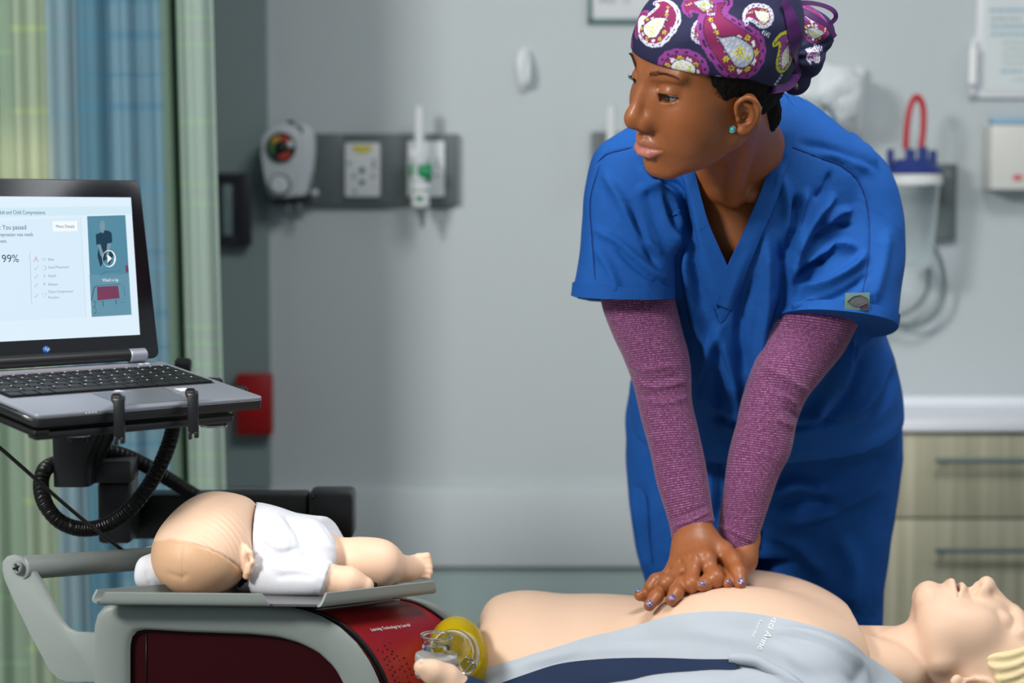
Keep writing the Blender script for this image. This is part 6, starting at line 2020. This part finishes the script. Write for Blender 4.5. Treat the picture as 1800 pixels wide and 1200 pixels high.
# ------------------------------------------------------------------ laptop
a_, b_, g_ = math.radians(45), .1385, .0111
LM = Rm(a_, b_, g_); LW, LD, HG = .335, .2365, .322
LO = P(464, 697.3, 2.50)


def lw(p): return LO + np.asarray(p, float) @ LM.T


m_alu = mat('laptop_silver', sr(158, 162, 174), .42, .45); m_alud = mat('laptop_dark', sr(28, 29, 32), .4); m_key = mat('key_black', sr(12, 12, 14), .45)
m_keyb = mat('key_well', sr(58, 60, 66), .5, .4); m_chrome = mat('chrome', sr(200, 202, 208), .2, .9); m_legend = mat('legend_white', sr(220, 224, 230), .6)
m_bez = mat('bezel_black', sr(14, 15, 22), .12, coat=.5)
lap = empty('laptop', lw((-LW / 2, LD / 2, -.02)), 'open silver laptop with a lit results screen, clamped on the black stand', 'laptop')


def lbox(c, s, bev=0): return (lambda VF: (lw(VF[0]), VF[1]))(box(c, s, bev))


def lpoly(pts, z, th, bev=0):
    V, Fs = prism([(x, y, z) for x, y in pts], th, bev, (0, 0, 1)); return lw(V), Fs


def rrect(x0, y0, x1, y1, r, n=5):
    o = []
    for cx, cy, a0 in ((x1 - r, y1 - r, 0), (x0 + r, y1 - r, 1), (x0 + r, y0 + r, 2), (x1 - r, y0 + r, 3)):
        for k in range(n + 1): t = (a0 + k / n) * math.pi / 2; o.append((cx + r * math.cos(t), cy + r * math.sin(t)))
    return o


base = solid('base', lpoly(rrect(-LW, 0, 0, LD, .008), -.016, .0125, .001), m_alud, lap, 40)
deck = solid('palm_rest', lpoly(rrect(-LW, 0, 0, LD, .008), -.0035, .0035, .0008), m_alu, lap, 40)
solid('trim_edge', lpoly(rrect(-LW - .0004, -.0004, .0004, LD * .2, .008), -.0045, .0008), m_chrome, deck)
# keyboard well and keys
kx0, kx1, ky0, ky1 = -LW + .018, -.014, LD * .385, LD * .865
solid('keyboard_well', lpoly(rrect(kx0 - .002, ky0 - .002, kx1 + .002, ky1 + .002, .003), .0001, .0003), m_keyb, deck)
# one key mesh, shared by equal keys
rowsz = [15, 15, 15, 14, 13, 10]
rh = (ky1 - ky0) / 6
kmesh = {}


def key(x, y, w, h):
    k = (round(w, 4), round(h, 4))
    if k not in kmesh:
        V, Fs = box((0, 0, 0), (w, h, .0026), .0006)
        me = bpy.data.meshes.new('key'); me.from_pydata([tuple(v) for v in V], [], Fs); me.materials.append(m_key); me.update(); kmesh[k] = me
    o = bpy.data.objects.new('key', kmesh[k]); C.objects.link(o); o.parent = kb
    M = np.eye(4); M[:3, :3] = LM; M[:3, 3] = lw((x, y, .0017)) - np.array(lap.location); o.matrix_local = Matrix(M.tolist())
    return o


kb = bpy.data.objects.new('keyboard', None); C.objects.link(kb); kb.parent = lap
for r in range(6):
    n = rowsz[5 - r] if False else [11, 13, 14, 15, 15, 16][r]
    w_ = (kx1 - kx0) / n; x = kx0
    widths = [w_] * n
    if r == 0: widths = [w_ * .9] * 3 + [w_ * 4.6] + [w_ * .93] * 6
    if r in (1, 2): widths[0] = w_ * 1.5; widths[-1] = w_ * 1.5; widths = [q * (kx1 - kx0) / sum(widths) for q in widths]
    sc__ = (kx1 - kx0) / sum(widths)
    for q in widths:
        q *= sc__
        hh = rh * (.6 if r == 5 else 1)
        key(x + q / 2, ky0 + rh * r + hh / 2, q - .0022, hh - .0022); x += q
        if r in (1, 2, 3, 4) or rng.rand() < .4:
            pass
lg = []
for r in range(1, 6):
    n = [11, 13, 14, 15, 15, 16][r]; w_ = (kx1 - kx0) / n
    for k in range(n):
        V, Fs = box((kx0 + (k + .38) * w_, ky0 + rh * r + rh * (.62 if r < 5 else .4), .0031), (.0026, .0020, .0002)); lg.append((lw(V), Fs))
V, Fs = join(lg); mkobj('key_legends', V, Fs, m_legend, kb)['kind'] = 'stuff'
tpd = solid('touchpad', lpoly(rrect(-LW * .62, .014, -LW * .30, LD * .345, .003), .0001, .0004), mat('touchpad', sr(128, 132, 142), .35, .5), deck)
V, Fs = tube([lw((-LW * .30, .014, .0006)), lw((-LW * .30, LD * .345, .0006))], .0007, 1, 5); mkobj('touchpad_edge', V, Fs, m_chrome, deck)
V, Fs = tube([lw((-LW * .30, LD * .345, .0006)), lw((-LW * .62, LD * .345, .0006))], .0004, 1, 5); mkobj('touchpad_edge', V, Fs, m_chrome, deck)
solid('sticker', lpoly(rrect(-.088, LD * .25, -.070, LD * .32, .001), .0002, .0002), m_legend, deck)
solid('sticker', lpoly(rrect(-.170, LD * .36, -.162, LD * .38, .001), .0002, .0002), m_legend, deck)
solid('speaker_bar', lpoly(rrect(-LW + .02, LD * .905, -.06, LD * .965, .002), .0001, .0006), mat('speaker_grille', sr(176, 168, 180), .45, .4), deck)
for x in (-.030, -.040): solid('button', lpoly(rrect(x - .003, LD * .925, x + .003, LD * .95, .001), .0002, .0004), m_legend, deck)
for k in range(4):
    V, Fs = cyl(lw((-LW * .80 + k * .0045, -.0006, -.0022)), lw((-LW * .80 + k * .0045, .001, -.0022)), .0010, 8); mkobj('indicator', V, Fs, m_legend, base)
V, Fs = lbox((-LW + .0002, LD * .22, -.0095), (.001, LD * .38, .0022), 0); mkobj('disc_slot', V, Fs, m_blk, base)
V, Fs = lbox((-LW - .0003, LD * .22, -.0065), (.001, LD * .36, .0006), 0); mkobj('disc_slot', V, Fs, m_chrome, base)
# screen frame: u to the left, v up the lid
su_ = LM @ np.array([-1, 0, 0.]); sv = LM @ np.array([0, math.sin(HG), math.cos(HG)]); sn = np.cross(sv, -su_); sn = nrm(sn)
if sn @ (np.array([0, 0, CAMZ]) - LO) < 0: sn = -sn
SO = lw((0, LD, .004))


def sw(u, v, n=0): return SO + su_ * u + sv * v + sn * n


def spoly(pts, n0, th, bev=0):
    V, Fs = prism([sw(x, y, n0) for x, y in pts], th, bev, sn); return V, Fs


SH = .2485
lid = solid('lid', spoly(rrect(.0, .0, LW, SH, .010), -.007, .007, .0012), m_blk2, lap, 40)
solid('bezel', spoly(rrect(.0015, .001, LW - .0015, SH - .0015, .009), .0001, .0008), m_bez, lid)
solid('hinge_cover', cyl(sw(.030, .006, .002), sw(LW - .03, .006, .002), .0085, 20, .002), m_alud, lid)
solid('hinge', cyl(sw(.026, .005, .003), sw(.052, .005, .003), .0095, 20, .001), m_alu, lid)


def emis(name, c, s=1.0):
    if name in MATS: return MATS[name]
    m = bpy.data.materials.new(name); m.use_nodes = True; nt = m.node_tree; b = nt.nodes['Principled BSDF']
    b.inputs['Base Color'].default_value = (0, 0, 0, 1); b.inputs['Roughness'].default_value = .3; b.inputs['Specular IOR Level'].default_value = .2
    b.inputs['Emission Color'].default_value = (*c, 1); b.inputs['Emission Strength'].default_value = s; MATS[name] = m; return m


e_bg = emis('screen_white', sr(222, 240, 252)); e_hd = emis('screen_pale', sr(210, 234, 246)); e_pn = emis('screen_panel', sr(216, 236, 251)); e_tx = emis('screen_text', sr(44, 78, 92)); e_gy = emis('screen_grey', sr(120, 150, 165))
e_gr = emis('screen_green', sr(60, 150, 130)); e_rd = emis('screen_red', sr(205, 70, 84)); e_vd = emis('screen_video', sr(84, 138, 160)); e_vd2 = emis('screen_video_low', sr(100, 148, 168)); e_dk = emis('screen_dark', sr(30, 62, 82))
e_sk = emis('screen_figure', sr(120, 150, 165)); e_ma = emis('screen_maroon', sr(120, 62, 92)); e_w = emis('screen_pure', sr(244, 250, 254)); e_ln = emis('screen_line', sr(186, 208, 222))
# solve screen (u, v) for a photo pixel
A0 = sw(0, 0, .0012); Bu = su_; Bv = sv


def suv(x, y):
    a, b = P(x, y, 1.5), P(x, y, 3.5); d = b - a
    M = np.column_stack([Bu, Bv, -d]); s_ = np.linalg.solve(M, a - A0); return s_[0], s_[1]


scr = mkobj('display', *spoly([suv(230, 347), suv(246, 588), (LW - .012, suv(246, 588)[1]), (LW - .012, suv(230, 347)[1])], .0009, .0004), e_bg, lap, smooth=False)
scr['label'] = 'lit screen showing compression results'
lev = [0]


def sp(pts, m, nm='graphic', lv=1):
    V, Fs = prism([sw(*suv(x, y), .0013 + .00012 * lv) for x, y in pts], .00005, 0, sn); return mkobj(nm, V, Fs, m, scr, smooth=False)


def sl(pts, m, w=.0004, lv=3, nm='graphic'):
    p = np.array([sw(*suv(x, y), .0013 + .00012 * lv) for x, y in pts])
    V, Fs = tube(p, w, 1, 4, flat=.15); return mkobj(nm, V, Fs, m, scr, smooth=False)


def st(s, x, y, h, m=None, w=None, lv=4):
    """text with its left base at photo pixel x,y; cap height h px; w = width px"""
    u0, v0 = suv(x, y); u1, v1 = suv(x, y - h); size = abs(v1 - v0) / .70
    o = text_mesh(s, size, np.eye(4), m or e_tx, scr, 'lettering', 0)
    L_ = np.zeros(len(o.data.vertices) * 3); o.data.vertices.foreach_get('co', L_); L_ = L_.reshape(-1, 3) + np.array(lap.location)
    wx = L_[:, 0].max(); f = 1
    if w: f = abs(suv(x + w, y)[0] - u0) / wx
    L_ = np.array([sw(u0 - a * f, v0 + b, .0013 + .00012 * lv) for a, b, _ in L_])
    set_verts(o, L_ - np.array(lap.location)); return o


sp([(-60, 366), (-60, 383), (232, 376), (231, 362)], e_hd)
sp([(-60, 392), (-60, 568), (151, 557), (141, 381)], e_pn)
sl([(-60, 568), (151, 557)], e_ln, .0006); sl([(151, 557), (141, 381)], e_ln, .0003)
st('Adult and Child Compressions', -7, 376.5, 7, w=86)
st('s: You passed', -4, 403.5, 8.5, w=50); st('Compression rate needs', -10, 415.5, 6.5, w=68); st('improvement.', -25, 427, 6.5, w=37)
st('99%', 3, 461, 13.5, w=30)
sp([(92, 389), (136, 388), (137, 406), (93, 407)], e_w, lv=2); sl([(93, 407), (137, 406)], e_ln, .0007, 3); sl([(137, 406), (136, 388)], e_ln, .0004, 3)
st('More Details', 98, 400.5, 5.5, w=33)
sl([(55, 443), (52, 446), (52, 452), (49, 453), (53, 456), (54, 500), (55, 532), (58, 535)], e_gy, .0003)
sl([(62.5, 451), (58.5, 461), (67, 460.5), (62.8, 451)], e_rd, .0005); sl([(62.8, 455), (62.9, 458)], e_rd, .0005)
for k, (y, t) in enumerate(((456, 'Rate'), (470, 'Hand Placement'), (485, 'Depth'), (500, 'Release'), (513, 'Chest Compression'), (523, 'Fraction'))):
    st(t, 84.5, y + 2, 4.6, e_gy, w=(10, 37, 14, 17, 44, 19)[k])
    if k and k != 5:
        yy = y if k < 4 else 519
        sl([(59.5, yy + 1), (62, yy + 4), (66.5, yy - 2.5)], e_gr, .0006)
sl([(73, 457), (74.5, 453.5), (77, 452.5), (79.5, 453.5), (81, 457)], e_gy, .0004); sl([(77, 455.5), (77.1, 458)], e_gy, .0005)
sl([(77 + 3.6 * math.cos(t), 470.5 + 4 * math.sin(t)) for t in np.linspace(0, 6.28, 13)], e_gy, .0003); sl([(76.4, 470.5), (77.6, 470.5)], e_gy, .0009)
for y in (485, 500): sl([(74, y + 3), (81, y + 3)], e_gy, .0003); sl([(77.5, y - 3.5), (77.5, y + 1.5)], e_gy, .0004); sl([(76, y - .5), (77.5, y + (1.5 if y == 485 else -3)), (79, y - .5)], e_gy, .0003)
sl([(77.5, 523), (74, 518), (75, 515), (77.3, 516.5), (79.8, 514.5), (81, 517.5), (77.5, 523)], e_gy, .0004)
# video thumbnail
sp([(153, 380), (220, 378), (231, 553), (161, 557)], e_vd); sp([(157, 483), (226, 481), (231, 553), (161, 557)], e_vd2, lv=2)
sp([(176, 409), (178, 405), (187, 405), (192, 406), (196, 410), (197, 426), (191, 428), (190, 424), (193, 436), (199, 448), (192, 466), (186, 455), (176, 469), (171, 450), (173, 431), (169, 430), (168, 412)], e_dk, lv=3)
sp([(175, 396), (177, 391), (181, 390), (184, 394), (184, 402), (181, 410), (177, 408), (175, 402)], e_sk, lv=4); sp([(175, 396), (176, 390), (179, 387), (183, 390), (184, 396), (180, 395)], e_gy, lv=5)
sp([(171, 430), (176, 429), (182, 448), (180, 454), (176, 448)], e_sk, lv=4); sp([(188, 428), (195, 427), (190, 452), (186, 452)], e_sk, lv=4)
sl([(176, 484), (184, 478), (200, 477), (212, 475)], e_dk, .0008, 4); sl([(180, 486), (200, 484), (214, 481)], e_dk, .0006, 4); sp([(220, 467), (224, 465), (226, 478), (221, 479)], e_ma, lv=4)
sp([(170, 504), (207, 502), (210, 524), (171, 528)], e_ma, lv=4); sl([(160, 528), (165, 505), (170, 502), (211, 499), (217, 504), (219, 520)], e_dk, .0007, 5); sl([(160, 531), (219, 525)], e_dk, .0006, 5)
sl([(180, 529), (181, 538)], e_dk, .0005, 5); sl([(203, 527), (204, 535)], e_dk, .0005, 5); sl([(209, 530), (214, 533), (219, 529)], e_dk, .0005, 5)
for cx_, cy_ in ((165, 546), (164, 534)): sl([(cx_ + 3.5 * math.cos(t), cy_ + 5.5 * math.sin(t)) for t in np.linspace(0, 6.28, 13)], e_dk, .0004, 5)
sl([(190.5 + 11 * math.cos(t), 454.5 + 14 * math.sin(t)) for t in np.linspace(0, 6.29, 29)], e_w, .0012, 6); sp([(188, 447), (196, 454), (188.5, 462)], e_w, lv=6)
st('Watch a tip', 179.5, 495, 5.5, e_w, w=28, lv=6)
# maker's badge and webcam
bc = sw(*suv(81.5, 614.5), .001); V, Fs = cyl(bc, bc + sn * .0006, .0052, 28); bd = mkobj('badge', V, Fs, mat('badge_blue', sr(40, 92, 176), .3), lap)
bx = -su_
M4 = frame_mat(bc + sn * .0007 - bx * .0030 - sv * .0014, bx, sn); text_mesh('hp', .0075, M4, mat('badge_white', sr(190, 215, 235), .4), bd, 'lettering', .0001, shear=.3)
wc = sw(*suv(61, 336.5), .001); V, Fs = cyl(wc, wc + sn * .0004, .0011, 12); mkobj('webcam', V, Fs, mat('lens_grey', sr(120, 130, 130), .3), lid)

# clamp tray below the laptop
solid('clamp_tray', lpoly(rrect(-LW + .01, .008, -.035, LD - .01, .01), -.030, .006, .001), m_blk, stand)
solid('clamp_rail', lpoly(rrect(-LW + .0, .000, -.045, .020, .004), -.031, .009, .002), m_blk2, stand)
solid('clamp_rail', lpoly(rrect(-LW - .002, .0, -LW + .02, LD, .004), -.027, .008, .002), m_blk, stand)
for u in (.19, .30):
    for k in (1,):
        pass


def clamp(px, py0, py1, Y, w=.0135, nm='clamp'):
    t = P(px, py0, Y); b = P(px, py1, Y); hh = t[2] - b[2]
    c0 = box((0, 0, 0), (w, .010, hh), .003, None)
    parts = [(c0[0] + np.array([t[0], t[1], (t[2] + b[2]) / 2]), c0[1])]
    parts.append((box((0, 0, 0), (w * .85, .030, .008), .0025)[0] + np.array([t[0] - .003, t[1] + .014, t[2] - .004]), box((0, 0, 0), (w * .85, .030, .008), .0025)[1]))
    parts.append((box((0, 0, 0), (.004, .010, .010), .001)[0] + np.array([t[0] - w * .3, t[1], b[2] - .002]), box((0, 0, 0), (.004, .010, .010), .001)[1]))
    parts.append((box((0, 0, 0), (.005, .010, .008), .001)[0] + np.array([t[0] + w * .3, t[1], b[2] - .001]), box((0, 0, 0), (.005, .010, .008), .001)[1]))
    c = solid(nm, join(parts), m_blk2, stand)
    V, Fs = cyl(t + [-.010, .006, -.001], t + [.002, .006, -.001], .0062, 20, .002); solid('clamp_pad', (V, Fs), m_blk, c)
    return c


def Yl(x, y, z=-.002):
    """depth of the laptop plane at a pixel"""
    n = LM[:, 2]; a, b = P(x, y, 1.5), P(x, y, 3.5); o_ = lw((0, 0, z)); t = ((o_ - a) @ n) / ((b - a) @ n); return (a + (b - a) * t)[1]


clamp(209, 699, 772, Yl(205, 722) - .012); clamp(339, 690, 762, Yl(335, 712) - .012)
for x, y, Y in ((322, 633, 2.78), (377, 662, 2.70), (421, 676, 2.62)):
    V, Fs = cyl(P(x - 14, y + 8, Y), P(x + 14, y + 10, Y), .011 if x == 322 else .006, 20, .003); solid('clamp_pad', (V, Fs), m_blk2, stand)
solid('foot_knob', cyl(P(376, 735, 2.52), P(376, 748, 2.52), .0185, 28, .003), m_blk, stand); solid('washer', cyl(P(376, 746, 2.52), P(376, 749.5, 2.52), .0175, 28), MATS['steel_bright'], stand)
solid('clamp_arm', boxpx(340, 712, 402, 742, 2.52, .03, .006), m_blk, stand)
